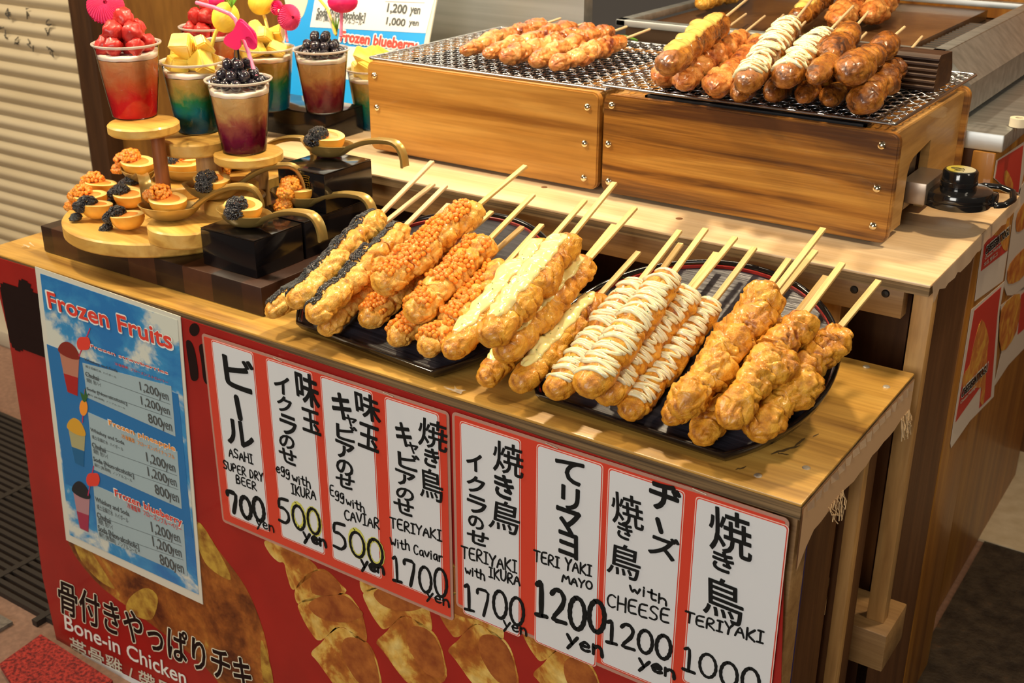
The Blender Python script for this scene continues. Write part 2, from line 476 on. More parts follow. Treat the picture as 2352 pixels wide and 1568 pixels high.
# ------------------------------------------------------------------ wooden table grills
ACACIA = wood('acacia', (.10, .032, .004), (.36, .145, .018), (.54, .26, .045), (2.2, 1, 46), .36, .25, 1.3, (.36, .5, .66))
ACACIA2 = wood('acacia_light', (.26, .10, .014), (.46, .21, .036), (.58, .30, .065), (1.8, 1, 24), .36, .25, .9, (.34, .5, .68))
ACACIA_S = wood('acacia_side', (.34, .17, .045), (.46, .25, .07), (.58, .35, .13), (1, 2.6, 26), .4, .2, .8)
BRASS = plain('nickel_rivet', (.80, .72, .52), .18, metal=1)
BLKPL = plain('black_plastic', (.008, .008, .009), .14, coat=.6)
GREYST = plain('grey_bracket', (.30, .24, .19), .35, metal=.8)
TRAY = plain('burner_tray', (.012, .012, .014), .55)
yF, yBk, zb, zt = .465, .800, .872, 1.015


def rounded_panel(x0, x1, z0, z1, r, y0, y1):
    out = rrect(x0, z0, x1, z1, r, 6)
    bm = bmesh.new()
    vs = [bm.verts.new((x, y0, z)) for x, z in out]; f = bm.faces.new(vs)
    ext = bmesh.ops.extrude_face_region(bm, geom=[f])
    bmesh.ops.translate(bm, verts=[e for e in ext['geom'] if isinstance(e, bmesh.types.BMVert)], vec=(0, y1 - y0, 0))
    bmesh.ops.recalc_face_normals(bm, faces=bm.faces[:])
    ed = [e for e in bm.edges if len(e.link_faces) == 2 and e.calc_face_angle(0) > 1.2]
    bmesh.ops.bevel(bm, geom=ed, offset=.0022, segments=2, affect='EDGES')
    return MB().from_bm(bm)


def stove(label, x0, x1, rivs, panel_mat):
    t = thing('table_grill', label, 'grill', (0, 0, 0), group='wooden table grills')
    rounded_panel(x0, x1, zb, zt, .012, yF, yF + .013).build('front_panel', panel_mat, t)
    rounded_panel(x0, x1, zb, zt + .003, .014, yBk - .013, yBk).build('back_panel', ACACIA, t)
    for px, py in rivs:
        p = at(px, py, Y, yF)
        MB().lathe([(.0056, 0), (.0054, .0012), (.0042, .0028), (.0022, .0038), (0, .0042)], 18, Matrix.Translation(p) @ Matrix.Rotation(pi / 2, 4, 'X')).build('rivet', BRASS, t, smooth=180)
    # side boards (right one has the arched opening)
    ya, yb = yF + .0135, yBk - .0135
    full = [(ya, zb + .004), (yb, zb + .004), (yb, zt - .003), (ya, zt - .003)]
    cut = [(ya, zb + .004), (.545, zb + .004), (.547, .945), (.553, .957), (.565, .963), (.640, .972), (.642, zb + .004), (yb, zb + .004), (yb, zt - .003), (ya, zt - .003)]
    for xx, out in ((x0 + .006, full), (x1 - .020, cut)):
        MB().prism(out, 0, .012, Matrix(((0, 0, 1, xx), (1, 0, 0, 0), (0, 1, 0, 0), (0, 0, 0, 1)))).build('side_panel', ACACIA_S, t, smooth=0)
    m = MB()
    m.box((x0 + .018, ya, zt - .016), (x0 + .052, yb, zt - .003)); m.box((x1 - .052, ya, zt - .016), (x1 - .020, yb, zt - .003))
    m.box((x0 + .052, ya, zt - .016), (x1 - .052, ya + .012, zt - .004)); m.box((x0 + .052, yb - .012, zt - .016), (x1 - .052, yb, zt - .004))
    m.build('top_rail', ACACIA2, t)
    m = MB().box((x0 + .05, ya + .012, .93), (x1 - .05, yb - .012, .94))
    for a_, b_ in (((x0 + .052, ya + .012, .94), (x0 + .056, yb - .012, zt)), ((x1 - .056, ya + .012, .94), (x1 - .052, yb - .012, zt)), ((x0 + .052, ya + .012, .94), (x1 - .052, ya + .016, zt)), ((x0 + .052, yb - .016, .94), (x1 - .052, yb - .012, zt))):
        m.box(a_, b_)
    m.build('burner_tray', TRAY, t, smooth=0)
    m = MB()
    for yy in (.56, .62, .68): m.tube([(x0 + .07, yy, .955), (x1 - .07, yy, .955)], .008, 10)
    m.build('burner_pipe', GREYST, t)
    for xx in (x0 + .03, x1 - .03):
        for yy in (yF + .03, yBk - .03):
            MB().lathe([(.012, ZS), (.012, zb + .012), (0, zb + .012)], 14, Matrix.Translation((xx, yy, 0))).build('foot', BLACKP, t)
    return t


riv_r = [(1405, 242), (1397, 331), (1398, 417), (2025, 334), (2014, 433), (2005, 519)]
riv_l = [(860, 173), (866, 247), (872, 322), (1349, 246), (1343, 330), (1341, 409)]
s1 = stove('wooden table grill under the mayonnaise and cheese skewers, gas knob on its side', -.505, -.083, riv_r, ACACIA)
s2 = stove('wooden table grill without a knob, under the five plain glazed skewers', -.944, -.512, riv_l, ACACIA2)

# gas unit at the right end of the right grill
kx, ky = -.037, .602
m = MB().box((-.10, .556, .903), (-.066, .640, .933), .002)
m.build('gas_bracket', GREYST, s1)
MB().box((-.120, .60, .88), (-.105, .632, .955)).build('bracket_plate', GREYST, s1)
m = MB().lathe([(.036, .899), (.0435, .9005), (.0458, .904), (.046, .9095), (.0452, .9105), (.0458, .9115), (.0456, .917), (.044, .921), (.038, .9225), (0, .9225)], 48, Matrix.Translation((kx, ky, 0)))
m.box((-.067, .566, .902), (-.035, .640, .920), .004)
m.box((-.008, .600, .902), (.012, .626, .919), .004)
m.build('regulator_body', BLKPL, s1, smooth=40)
prof = [(.0235, .917), (.0235, .921), (.0225, .922), (.0225, .924), (.0235, .925), (.0235, .928), (.0222, .929), (.0222, .932)]
m = MB(); n = 60; vs = []; zz = [.922, .9255, .926, .929, .9295, .9325, .933, .945, .947]
rrs = [.0238, .0238, .0226, .0226, .0238, .0238, .0224, .0220, .0208]
for i, z_ in enumerate(zz):
    for j in range(n):
        r_ = rrs[i] + (.0006 if i in (6, 7) and j % 2 else 0); vs.append((kx + r_ * cos(2 * pi * j / n), ky + r_ * sin(2 * pi * j / n), z_))
m.add(vs, [(i * n + j, i * n + (j + 1) % n, (i + 1) * n + (j + 1) % n, (i + 1) * n + j) for i in range(len(zz) - 1) for j in range(n)] + [tuple((len(zz) - 1) * n + j for j in range(n))])
kn = m.build('knob', BLKPL, s1, smooth=40)


def b_lab(nt, bs):
    v = coords(nt, loc=(-kx, -ky, 0)); sep = N(nt, 'ShaderNodeSeparateXYZ'); nt.links.new(v, sep.inputs[0])
    a_ = N(nt, 'ShaderNodeMath', operation='ADD'); nt.links.new(sep.outputs[0], a_.inputs[0]); a_.inputs[1].default_value = .5
    nt.links.new(ramp(nt, a_.outputs[0], [(.495, (.42, .36, .05)), (.508, (.52, .50, .36))]), bs.inputs['Base Color']); S(bs, rough=.3, coat=.5)
lb = MB().lathe([(.0185, .9471), (.0185, .9476), (0, .9476)], 40, Matrix.Translation((kx, ky, 0))).build('knob_label', mat('knob_label', b_lab), kn)
m = MB()
m.tube([(kx - .006 + .006 * cos(a), ky + .003 * sin(a), .9478) for a in [2 * pi * k / 10 for k in range(11)]], .0016, 6, flat=.1)
vs, fs = text_mesh('A', .012); m.add(vs, fs, Matrix.Translation((kx - .002, ky - .004, .9480)))
for k in range(7): m.tube([(kx - .004 + .0015 * k, ky - .007, .9479), (kx - .006 + .002 * k, ky - .011, .9479)], .0004, 4)
m.build('knob_print', plain('label_ink', (.05, .045, .02), .5), kn, smooth=0)
m = MB()
loop = [(.006, .612, .911), (.014, .602, .906), (.024, .606, .908), (.030, .622, .912), (.024, .644, .916), (.006, .652, .918), (-.014, .648, .918), (-.026, .636, .916)]
pts = []
for i in range(len(loop) - 1):
    for k in range(4):
        pts.append(Vector(loop[i]).lerp(Vector(loop[i + 1]), k / 4))
m.tube(pts, .0045, 8, flat=.9)
m.build('gas_lever', BLKPL, s1, smooth=60)

# ------------------------------------------------------------------ woven wire grills
WIRE = plain('grill_wire', (.50, .50, .52), .25, metal=1)


def wire_mesh_data(w, d, px_=.0105, py_=.0138, r=.00105):
    m = MB(); nx = int(w / px_); ny = int(d / py_); n = 5
    def strand(along, fixed, k, cnt, axis):
        pts = []
        for i in range(2 * cnt + 1):
            q = along * i / (2 * cnt)
            zz = .0016 * (1 if (i // 2 + k) % 2 else -1) * (1 if i % 2 == 1 else 0)
            side = (.0021 if axis == 0 else .0008) * (1 if (i // 2) % 2 else -1)
            pts.append((q, fixed + side, zz) if axis == 0 else (fixed + side, q, -zz))
        m.tube(pts, r, n, cap=False)
    for k in range(1, ny): strand(w, d * k / ny, k, nx, 0)
    for k in range(1, nx): strand(d, w * k / nx, k, ny, 1)
    me = m.build('wire_mesh', WIRE, smooth=180); return me


def wire_grill(label, x0, x1, y0, y1, z):
    t = thing('wire_grill', label, 'wire grill', (x0, y0, z), group='woven wire grills')
    o = wire_mesh_data(x1 - x0, y1 - y0); o.parent = t
    m = MB(); r = .0024; w_, d_ = x1 - x0, y1 - y0
    c = rrect(0, 0, w_, d_, .006, 3); c.append(c[0])
    m.tube([(p[0], p[1], 0) for p in c], r, 8, cap=False)
    m.build('rim', WIRE, t, smooth=180)
    return t


GZ = 1.0222
ga = wire_grill('woven steel wire grill holding the sauced skewers, on the grill with the knob', -.520, -.097, .482, .868, GZ)
gb = wire_grill('woven steel wire grill holding five plain glazed skewers', -.952, -.507, .480, .855, GZ - .0052)

# dark grooved wooden block standing on the right wire grill
bk = thing('wooden_block', 'dark scorched grooved wood block standing on the wire grill', 'block', (-.235, .73, GZ + .0036))
BLK = wood('scorched_wood', (.018, .008, .004), (.045, .018, .008), (.10, .045, .015), (2, 40, 60), .5)
m = MB(); prof = [(-.035, 0), (.035, 0), (.04, .008)]
out = [(-.040, 0), (.04, 0), (.043, .02), (.03, .045), (-.026, .048)]
for k in range(6): out += [(-.030 - .0017 * k, .0455 - .0075 * k), (-.0335 - .0017 * k, .0435 - .0075 * k), (-.0335 - .0017 * k, .041 - .0075 * k), (-.030 - .0017 * k, .0395 - .0075 * k)]
m.prism(out, -.125, .125, Matrix(((0, 0, 1, 0), (1, 0, 0, 0), (0, 1, 0, 0), (0, 0, 0, 1))))
m.build('block', BLK, bk, smooth=0)
# ------------------------------------------------------------------ lacquer trays, propped up at the back
LACQ = plain('black_lacquer', (.007, .006, .007), .14, coat=.25, spec=.35)
RED_L = plain('red_lacquer', (.42, .028, .02), .25, coat=.5)


def b_grainlacq(nt, bs):
    v = coords(nt, (7, 150, 1)); n = noise_tex(nt, v, 1, 4, .6, .4)
    nt.links.new(ramp(nt, n, [(.35, (.010, .010, .016)), (.62, (.035, .033, .045))]), bs.inputs['Base Color'])
    S(bs, rough=.36, coat=.08); bump(nt, bs, n, .5, .002)
LACQ_G = mat('grained_lacquer', b_grainlacq)
TILT = radians(19); TR = .177; TCH = .13


def tray(label, c1, yaw):
    """half-moon tray: circle of radius TR cut by a straight front edge; c1 = right end of the front edge, rim height"""
    u = Vector((cos(yaw), sin(yaw), 0)); v0 = Vector((-u.y, u.x, 0)); v = v0 * cos(TILT) + Vector((0, 0, sin(TILT)))
    n = u.cross(v); half = sqrt(TR ** 2 - TCH ** 2)
    c = Vector(c1) - u * half + v * TCH
    M = Matrix((u, v, n)).transposed().to_4x4(); M.translation = c
    t = thing('lacquer_tray', label, 'tray', c, (0, 0, 0), 'half moon lacquer trays'); t.matrix_world = M

    def outline(r, ch, k=72):
        a0 = math.asin(-ch / r); o = []
        for i in range(k + 1):
            a = a0 + (pi - 2 * a0) * i / k; o.append((r * cos(a), r * sin(a)))
        return o
    def ringmesh(levels):
        m = MB(); outs = [[(x, y, z) for x, y in outline(r, ch)] for r, ch, z in levels]; k = len(outs[0])
        m.add(sum(outs, []), [(a * k + i, a * k + (i + 1) % k, (a + 1) * k + (i + 1) % k, (a + 1) * k + i) for a in range(len(levels) - 1) for i in range(k)])
        return m, k
    q = lambda d, z: (TR - d, TCH - d, z)
    m, k = ringmesh([q(.012, -.017), q(.004, -.014), q(0, -.003), q(.0005, 0), q(.003, .0006), q(.0052, -.001), q(.0062, -.004)])
    m.build('rim', LACQ, t, smooth=60)
    m, k = ringmesh([q(.0062, -.004), q(.0076, -.0045), q(.0076, -.0085)])
    m.build('red_line', RED_L, t, smooth=60)
    o = [(x, y, -.0086) for x, y in outline(TR - .0075, TCH - .0075)]
    MB().add(o, [tuple(range(len(o)))]).build('base', LACQ_G, t, smooth=0)
    o = [(x, y, -.0169) for x, y in outline(TR - .012, TCH - .012)]
    MB().add(o, [tuple(range(len(o)))[::-1]]).build('underside', LACQ, t, smooth=0)
    # the wedge that props the back of the tray
    pb = c + v * .06 - n * .0172
    pr = thing('tray_prop', 'plain wooden wedge hidden under the back of the ' + ('plain skewer' if c1[0] > -.3 else 'caviar skewer') + ' tray', 'wedge', (pb.x, pb.y, ZC), (0, 0, yaw))
    hgt = pb.z - ZC
    MB().prism([(-.02, .0006), (.02, .0006), (.02, hgt + .02 * math.tan(TILT) - .0012), (-.02, hgt - .02 * math.tan(TILT) - .0012)], -.06, .06, Matrix(((0, 0, 1, 0), (1, 0, 0, 0), (0, 1, 0, 0), (0, 0, 0, 1)))).build('wedge', PINE, pr, smooth=0)
    return c - n * .0086, n


T1 = tray('black half moon lacquer tray under the caviar and salmon roe skewers', (-.471, .011, .7662), radians(-4.9))
T2 = tray('black half moon lacquer tray under the mayonnaise and plain fried skewers', (-.095, .021, .7662), radians(-2.5))

# ------------------------------------------------------------------ skewer materials
def chicken(name, c_dark, c_mid, c_light, rough=.36, coat=.3, spots=.42, scale=38, sss=.10):
    def b(nt, bs):
        v = coords(nt); n = noise_tex(nt, v, scale, 4, .6, .3); n2 = noise_tex(nt, v, scale * 3.2, 4, .65)
        c = ramp(nt, n, [(spots - .12, c_dark), (spots + .04, c_mid), (spots + .26, c_light)])
        c = mix(nt, .55, c, ramp(nt, n2, [(.34, (.42, .28, .15)), (.5, (1, 1, 1))]), 'MULTIPLY')
        nt.links.new(c, bs.inputs['Base Color']); S(bs, rough=rough, coat=coat, sss=sss)
        bs.inputs['Subsurface Radius'].default_value = (.006, .003, .0015)
        bs.inputs['Coat Roughness'].default_value = .2
        bump(nt, bs, noise_tex(nt, v, 150, 5, .65), .7, .004)
    return mat(name, b)


FRIED = chicken('fried_chicken', (.25, .055, .004), (.67, .275, .016), (.84, .45, .045))
PALE = chicken('pale_chicken', (.32, .075, .006), (.78, .36, .034), (.90, .55, .12), spots=.41)
TERI = chicken('teriyaki_chicken', (.030, .008, .004), (.33, .105, .012), (.60, .26, .035), .24, .7, .46, 34)
TERI_L = chicken('glazed_chicken', (.17, .022, .006), (.58, .175, .030), (.84, .42, .12), .24, .7, .42, 34)
BAMBOO = wood('bamboo', (.58, .36, .12), (.72, .49, .19), (.80, .58, .27), (6, 220, 220), .5)
BAMBOO_P = wood('pale_bamboo', (.62, .40, .20), (.76, .53, .30), (.84, .63, .38), (6, 220, 220), .5)
CAVIAR = plain('caviar', (.006, .006, .009), .12, coat=.8)
CAVIAR_G = plain('grey_caviar', (.035, .037, .043), .25, coat=.3)
MAYO = plain('mayonnaise', (.90, .79, .50), .25, coat=.4, sss=.2)
CHEESE = plain('melted_cheese', (.90, .77, .33), .2, coat=.6, sss=.2)
CHEESE_O = plain('cheddar_cheese', (.84, .56, .15), .22, coat=.6, sss=.15)
PARSLEY = plain('parsley', (.05, .17, .02), .6)
AONORI = plain('seaweed_powder', (.30, .33, .04), .7)


def b_roe(nt, bs):
    lw = N(nt, 'ShaderNodeLayerWeight', Blend=.45)
    nt.links.new(ramp(nt, lw.outputs['Facing'], [(.0, (1.0, .42, .055)), (.55, (.97, .28, .025)), (1, (.85, .16, .012))]), bs.inputs['Base Color'])
    S(bs, rough=.1, coat=.7, sss=.7, trans=.15, ior=1.36)
    bs.inputs['Subsurface Radius'].default_value = (.010, .0046, .0014)
ROE = mat('salmon_roe', b_roe)


def nz(p, s=1.0, k=0):
    return noise.noise(Vector((p[0] * s + k * 7.3, p[1] * s - k * 3.1, p[2] * s + k * 1.7)))


class Log:
    """lumpy meat threaded on a stick: local x along the stick, z up"""
    def __init__(s, L, r, pieces, seed, lobe=.22, rough=.15, flat=.86):
        s.L, s.r, s.seed, s.rough, s.flat = L, r, seed, rough, flat
        rg = random.Random(seed); s.pc = []
        cuts = [0] + [(i + rg.uniform(-.2, .2)) / pieces for i in range(1, pieces)] + [1]
        k = lobe / .24
        for i in range(pieces):
            ov = .010
            s.pc.append((cuts[i] * L - (ov if i else .011), cuts[i + 1] * L + (ov if i < pieces - 1 else .002),
                         r * rg.uniform(1 - .16 * k, 1 + .12 * k) * (.93 if i in (0, pieces - 1) else 1), rg.uniform(-.16, .16) * r * k, rg.uniform(-.08, .12) * r * k, lobe))

    def pt(s, i, x, th, lift=0):
        a, b, r, dy, dz, lobe = s.pc[i]
        u = min(1, max(0, (x - a) / (b - a))); e = 2 * u - 1
        prof = max(0, 1 - abs(e) ** 4.2) ** .5
        rr_ = r * prof * (1 - lobe + lobe * sin(pi * u))
        cy, cz = sin(th), cos(th); k = s.seed + i * 1.37
        q = Vector((x, .8 * r * cy, .8 * r * cz)); off = Vector((k * 7.3, -k * 3.1, k * 1.7))
        w1 = noise.noise(q * 34 + off); w2 = noise.noise(q * 70 + off + Vector((w1 * .7, 3, 0)))
        w3 = noise.noise(q * 165 + off); cr = abs(noise.noise(q * 52 + off + Vector((9, w2 * .5, 0)))); fine = noise.noise(q * 380 + off)
        nn = .95 * w1 + .62 * w2 + .38 * w3 + .14 * fine - .75 * max(0, .15 - cr) / .15
        R = rr_ * (1 + s.rough * nn) + lift
        xs = x + .006 * w2 * (1 - abs(e) ** 3) + (.004 * w1 if abs(e) > .6 else 0) * prof
        return Vector((xs, R * cy + dy, R * cz * s.flat + dz))

    def mesh(s, i, nu=46, nv=56):
        a, b = s.pc[i][:2]; vs = []; fs = []
        for j in range(nu + 1):
            e = -cos(pi * j / nu); e = e * (1 - .12 * (1 - e * e)) if 0 < j < nu else e
            x = a + (b - a) * (e + 1) / 2
            for k in range(nv): vs.append(s.pt(i, x, 2 * pi * k / nv))
        for j in range(nu):
            for k in range(nv): fs.append((j * nv + k, (j + 1) * nv + k, (j + 1) * nv + (k + 1) % nv, j * nv + (k + 1) % nv))
        return MB().add(vs, fs)

    def top(s, x, th, lift=0):
        best = None
        for i, (a, b, *_) in enumerate(s.pc):
            if a <= x <= b:
                p = s.pt(i, x, th, lift); h = p.y * sin(th) + p.z * cos(th)
                if best is None or h > best[0]: best = (h, p)
        return best[1] if best else s.pt(0 if x < 0 else len(s.pc) - 1, min(max(x, s.pc[0][0]), s.pc[-1][1]), th, lift)


def spheres(centers, r, sub, rg, jit=.12):
    m = MB()
    for c in centers: m.ico(c, r * rg.uniform(1 - jit, 1 + jit), sub)
    return m


def roe_part(name, m, mt_, parent):
    o = m.build(name, mt_, parent, smooth=180); o['kind'] = 'stuff'; return o


def flakes(m, log, rg, n, x0, x1, t0, t1, lift, size):
    for _ in range(n):
        c = log.top(rg.uniform(x0, x1), radians(rg.uniform(t0, t1)), lift)
        for q in range(3):
            a = rg.uniform(0, 6.28); o = Vector((cos(a), sin(a), rg.uniform(-.2, .5))) * size
            m.add([c + o, c + o * .4 + Vector((-o.y, o.x, size * .5)) * .5, c - o * .6, c + Vector((o.y, -o.x, size)) * .4], [(0, 1, 2, 3)])


def sauce_sheet(log, rg, x0, x1, tc, tw, thick, name, mt_, parent, seed, wav=.35):
    nu, nv = 70, 22; vs = []; fs = []
    for i in range(nu + 1):
        x = x0 + (x1 - x0) * i / nu; e = min(1, 6 * min(i / nu, 1 - i / nu) + .15)
        wl = tw * (1 + wav * nz((x * 60, seed, 0)) + wav * .6 * nz((x * 160, seed, 2))) * sqrt(e)
        wr_ = tw * (1 + wav * nz((x * 60, seed, 5)) + wav * .8 * nz((x * 150, seed, 7))) * sqrt(e)
        for j in range(nv + 1):
            f = 2 * j / nv - 1
            th = radians(tc + (wl if f < 0 else wr_) * f)
            edge = 1 - abs(f) ** 5
            ex = min(1, 14 * min(i / nu, 1 - i / nu))
            bead = 1 + .5 * max(0, abs(f) - .6)
            vs.append(log.top(x, th, -.003 + (thick + .003) * (edge * ex) ** .5 * bead + .0005 * nz((x * 90, th * 3, seed))))
    for i in range(nu):
        for j in range(nv): fs.append((i * (nv + 1) + j, (i + 1) * (nv + 1) + j, (i + 1) * (nv + 1) + j + 1, i * (nv + 1) + j + 1))
    m = MB().add(vs, fs); o = m.build(name, mt_, parent, smooth=180)
    md = o.modifiers.new('smooth', 'SMOOTH'); md.factor = .5; md.iterations = 3
    return o


def zigzag(log, rg, x0, x1, tw, turns, r, name, mt_, parent, tc=0):
    pts = []; n = turns * 14
    for i in range(n + 1):
        f = i / n; ph = f * turns * 2 * pi
        tri = math.asin(sin(ph)) * 2 / pi
        x = x0 + (x1 - x0) * f + .0045 * sin(ph * .5 + 1) + rg.uniform(-.0007, .0007)
        th = tc + tw * (tri * .75 + .25 * sin(ph)) * (1 + .22 * sin(i * .37))
        pts.append(log.top(min(max(x, .002), log.L - .003), radians(th), r * .65))
    sm = [pts[0]] + [(pts[i - 1] + pts[i] * 2 + pts[i + 1]) / 4 for i in range(1, len(pts) - 1)] + [pts[-1]]
    m = MB().tube(sm, [r * rg.uniform(.85, 1.15) for _ in sm], 7)
    return m.build(name, mt_, parent, smooth=180)


SEED = [100]


def skewer(label, A, B, E, n, r, kind, pieces=5, group=None, flat_stick=True, roll=0):
    SEED[0] += 1; sd = SEED[0]; rg = random.Random(sd)
    ax = (E - A).normalized(); zl = (n - ax * n.dot(ax)).normalized(); yl = zl.cross(ax)
    M = Matrix((ax, yl, zl)).transposed().to_4x4(); M.translation = A
    t = thing('chicken_skewer', label, 'skewer', A, (0, 0, 0), group); t.matrix_world = M
    r *= 1.09 if flat_stick else 1.05
    L = (B - A).dot(ax); T = (E - A).length
    st = {'plain': (.26, .30, FRIED), 'caviar': (.10, .26, PALE), 'roe': (.12, .22, PALE), 'cheese': (.08, .20, FRIED), 'mayo': (.07, .17, FRIED),
          'teriyaki': (.30, .20, TERI), 'glazed': (.28, .30, TERI_L), 'cheddar': (.10, .20, TERI), 'teri_mayo': (.12, .15, TERI), 'pale': (.25, .25, PALE)}[kind]
    log = Log(L, r, pieces, sd, st[0], st[1], .82 if kind in ('caviar', 'mayo', 'cheese', 'roe') else .9)
    m = MB()
    if flat_stick: m.box((.006, -.0038, -.0019), (T, .0038, .0019), .0004)
    else: m.tube([(.006, 0, 0), (T - .002, 0, 0), (T, 0, 0)], [.0021, .0021, .0014], 10)
    m.build('bamboo_stick', BAMBOO if kind in ('plain', 'mayo', 'cheese', 'roe') else BAMBOO_P, t, smooth=30)
    for i in range(pieces):
        log.mesh(i).build('chicken_piece', st[2], t, smooth=180)
    if kind == 'caviar':
        cs = []
        x = .004
        while x < L - .006:
            wob = 14 * nz((x * 50, sd, 1)); k = 0
            for th in range(int(0 + wob), int(120 + wob), 5):
                for lay in (0, 1):
                    if lay and not (16 + wob < th < 100 + wob): continue
                    cs.append(log.top(x + rg.uniform(-.0007, .0007), radians(th + rg.uniform(-2, 2)), .0008 + .0015 * lay + .001 * nz((x * 90, th * .1, sd))))
            x += .0023
        roe_part('caviar', spheres(cs, .00138, 1, rg), CAVIAR, t)
    if kind == 'roe':
        cs = []; x = .008
        while x < L - .012:
            for th in range(-62, 132, 14):
                if nz((x * 38, th * .028, sd)) > (-.30 if sd % 2 else -.12) + max(0, -th - 20) * .012:
                    cs.append(log.top(x + rg.uniform(-.0015, .0015), radians(th + rg.uniform(-5, 5)), .0016 + rg.uniform(0, .0016)))
            x += .0056
        roe_part('salmon_roe', spheres(cs, .0033, 2, rg), ROE, t)
    if kind in ('cheese', 'cheddar'):
        sauce_sheet(log, rg, .012 if kind == 'cheese' else .006, L - .004, 12 if kind == 'cheese' else 8, 44 if kind == 'cheese' else 52, .0030, 'melted_cheese', CHEESE if kind == 'cheese' else CHEESE_O, t, sd)
        m = MB(); flakes(m, log, rg, 16, .02, L - .01, -30, 45, .0028, .0012 if kind == 'cheese' else .0006)
        m.build('parsley_flakes', PARSLEY if kind == 'cheese' else AONORI, t, smooth=0)['kind'] = 'stuff'
    if kind in ('mayo', 'teri_mayo'):
        zigzag(log, rg, .006, L - .003, 78, 27 if kind == 'mayo' else 16, .0021, 'mayonnaise', MAYO, t)
        if kind == 'teri_mayo': zigzag(log, rg, .004, L - .006, 58, 13, .0021, 'mayonnaise', MAYO, t, 4)
        m = MB(); flakes(m, log, rg, 12 if kind == 'mayo' else 150, .02, L - .01, -40, 50, .003, .0011 if kind == 'mayo' else .0012)
        m.build('seaweed_flakes' if kind != 'mayo' else 'parsley_flakes', AONORI if kind != 'mayo' else PARSLEY, t, smooth=0)['kind'] = 'stuff'
    return t


def on_tray(tr, label, tip, end, stick, h, r, kind, pieces=5, group=None, he=None, **k):
    p0, n = tr
    q = lambda xy, hh: on_plane(xy[0], xy[1], p0 + n * hh, n)
    A = q(tip, h); B = q(end, h + .003); E = q(stick, h + .004)
    return skewer(label, A, B, E, n, r, kind, pieces, group, **k)


GP = 'plain fried skewers'; GM = 'mayonnaise skewers'; GC = 'melted cheese skewers'; GR_ = 'salmon roe skewers'; GK = 'caviar skewers'
# plain
on_tray(T2, 'plain golden skewer alone along the right rim of the right tray', (1735, 985), (1925, 757), (2018, 645), .028, .0205, 'plain', 6, GP)
on_tray(T2, 'plain golden skewer pressed under the second top plain one, tip jutting over the tray edge', (1612, 1000), (1800, 740), (1897, 635), .023, .019, 'plain', 6, GP)
on_tray(T2, 'plain golden skewer lying on top, second from the right end of the right tray', (1668, 960), (1840, 722), (1935, 605), .057, .0215, 'plain', 5, GP)
on_tray(T2, 'plain golden skewer hidden under the tallest plain skewer, only its stick showing', (1545, 960), (1735, 700), (1812, 595), .022, .018, 'plain', 5, GP)
on_tray(T2, 'fat plain golden skewer with the longest stick, topmost of the plain pile', (1570, 938), (1763, 668), (1891, 525), .062, .0240, 'plain', 5, GP)
# mayonnaise
on_tray(T2, 'mayonnaise skewer lowest on the tray beside the plain pile', (1447, 943), (1643, 702), (1733, 569), .022, .0185, 'mayo', 4, GM)
on_tray(T2, 'mayonnaise skewer second from the plain pile, one stick of a pair above it', (1392, 905), (1592, 675), (1689, 545), .042, .0205, 'mayo', 4, GM)
on_tray(T2, 'left one of the two highest mayonnaise skewers, partly covered by its neighbour', (1275, 895), (1465, 652), (1561, 530), .036, .0185, 'mayo', 4, GM)
on_tray(T2, 'topmost mayonnaise skewer lying over its neighbour, long yellow stick', (1350, 890), (1540, 640), (1621, 526), .071, .0215, 'mayo', 4, GM)
on_tray(T2, 'short mayonnaise skewer hidden under the topmost one, only its stick tip showing', (1335, 875), (1500, 660), (1564, 560), .020, .0140, 'mayo', 4, GM)
on_tray(T2, 'mayonnaise skewer hidden between its neighbours, only a pale stick showing', (1420, 880), (1580, 680), (1645, 581), .018, .0130, 'mayo', 4, GM)
on_tray(T2, 'plain golden skewer hidden behind the tallest one, its stick just right of the longest stick', (1600, 910), (1780, 690), (1873, 576), .030, .0150, 'plain', 5, GP)
# cheese
on_tray(T2, 'cheese skewer lowest in the gap between the two trays', (1195, 880), (1385, 680), (1467, 579), .026, .018, 'cheese', 4, GC)
on_tray(T2, 'cheese skewer buried under the others, only its blunt tip and a little cheese showing', (1120, 868), (1290, 655), (1410, 517), .021, .018, 'cheese', 4, GC)
on_tray(T2, 'cheese skewer in the middle of the pile with a long yellow stick', (1160, 812), (1358, 600), (1459, 477), .054, .0205, 'cheese', 4, GC)
on_tray(T1, 'cheese skewer at the right end of the left tray, tip under the top cheese skewer', (1040, 806), (1260, 560), (1344, 460), .030, .0205, 'cheese', 4, GC)
on_tray(T2, 'topmost cheese skewer, thickly coated and flecked with parsley', (1125, 772), (1325, 550), (1412, 420), .089, .0225, 'cheese', 4, GC)
# salmon roe
on_tray(T1, 'salmon roe skewer lowest on the left tray beside the cheese', (985, 800), (1180, 612), (1245, 516), .027, .0195, 'roe', 4, GR_)
on_tray(T1, 'salmon roe skewer squeezed low under the middle one', (912, 778), (1090, 590), (1200, 521), .021, .018, 'roe', 4, GR_)
on_tray(T1, 'middle salmon roe skewer with roe on its left flank', (955, 722), (1155, 560), (1225, 447), .046, .0205, 'roe', 4, GR_)
on_tray(T1, 'topmost salmon roe skewer with the longest stick on the left tray', (880, 655), (1105, 480), (1207, 381), .066, .0225, 'roe', 4, GR_)
on_tray(T1, 'salmon roe skewer low beside the caviar, covered by the top roe skewer', (845, 735), (1040, 560), (1130, 486), .022, .018, 'roe', 4, GR_)
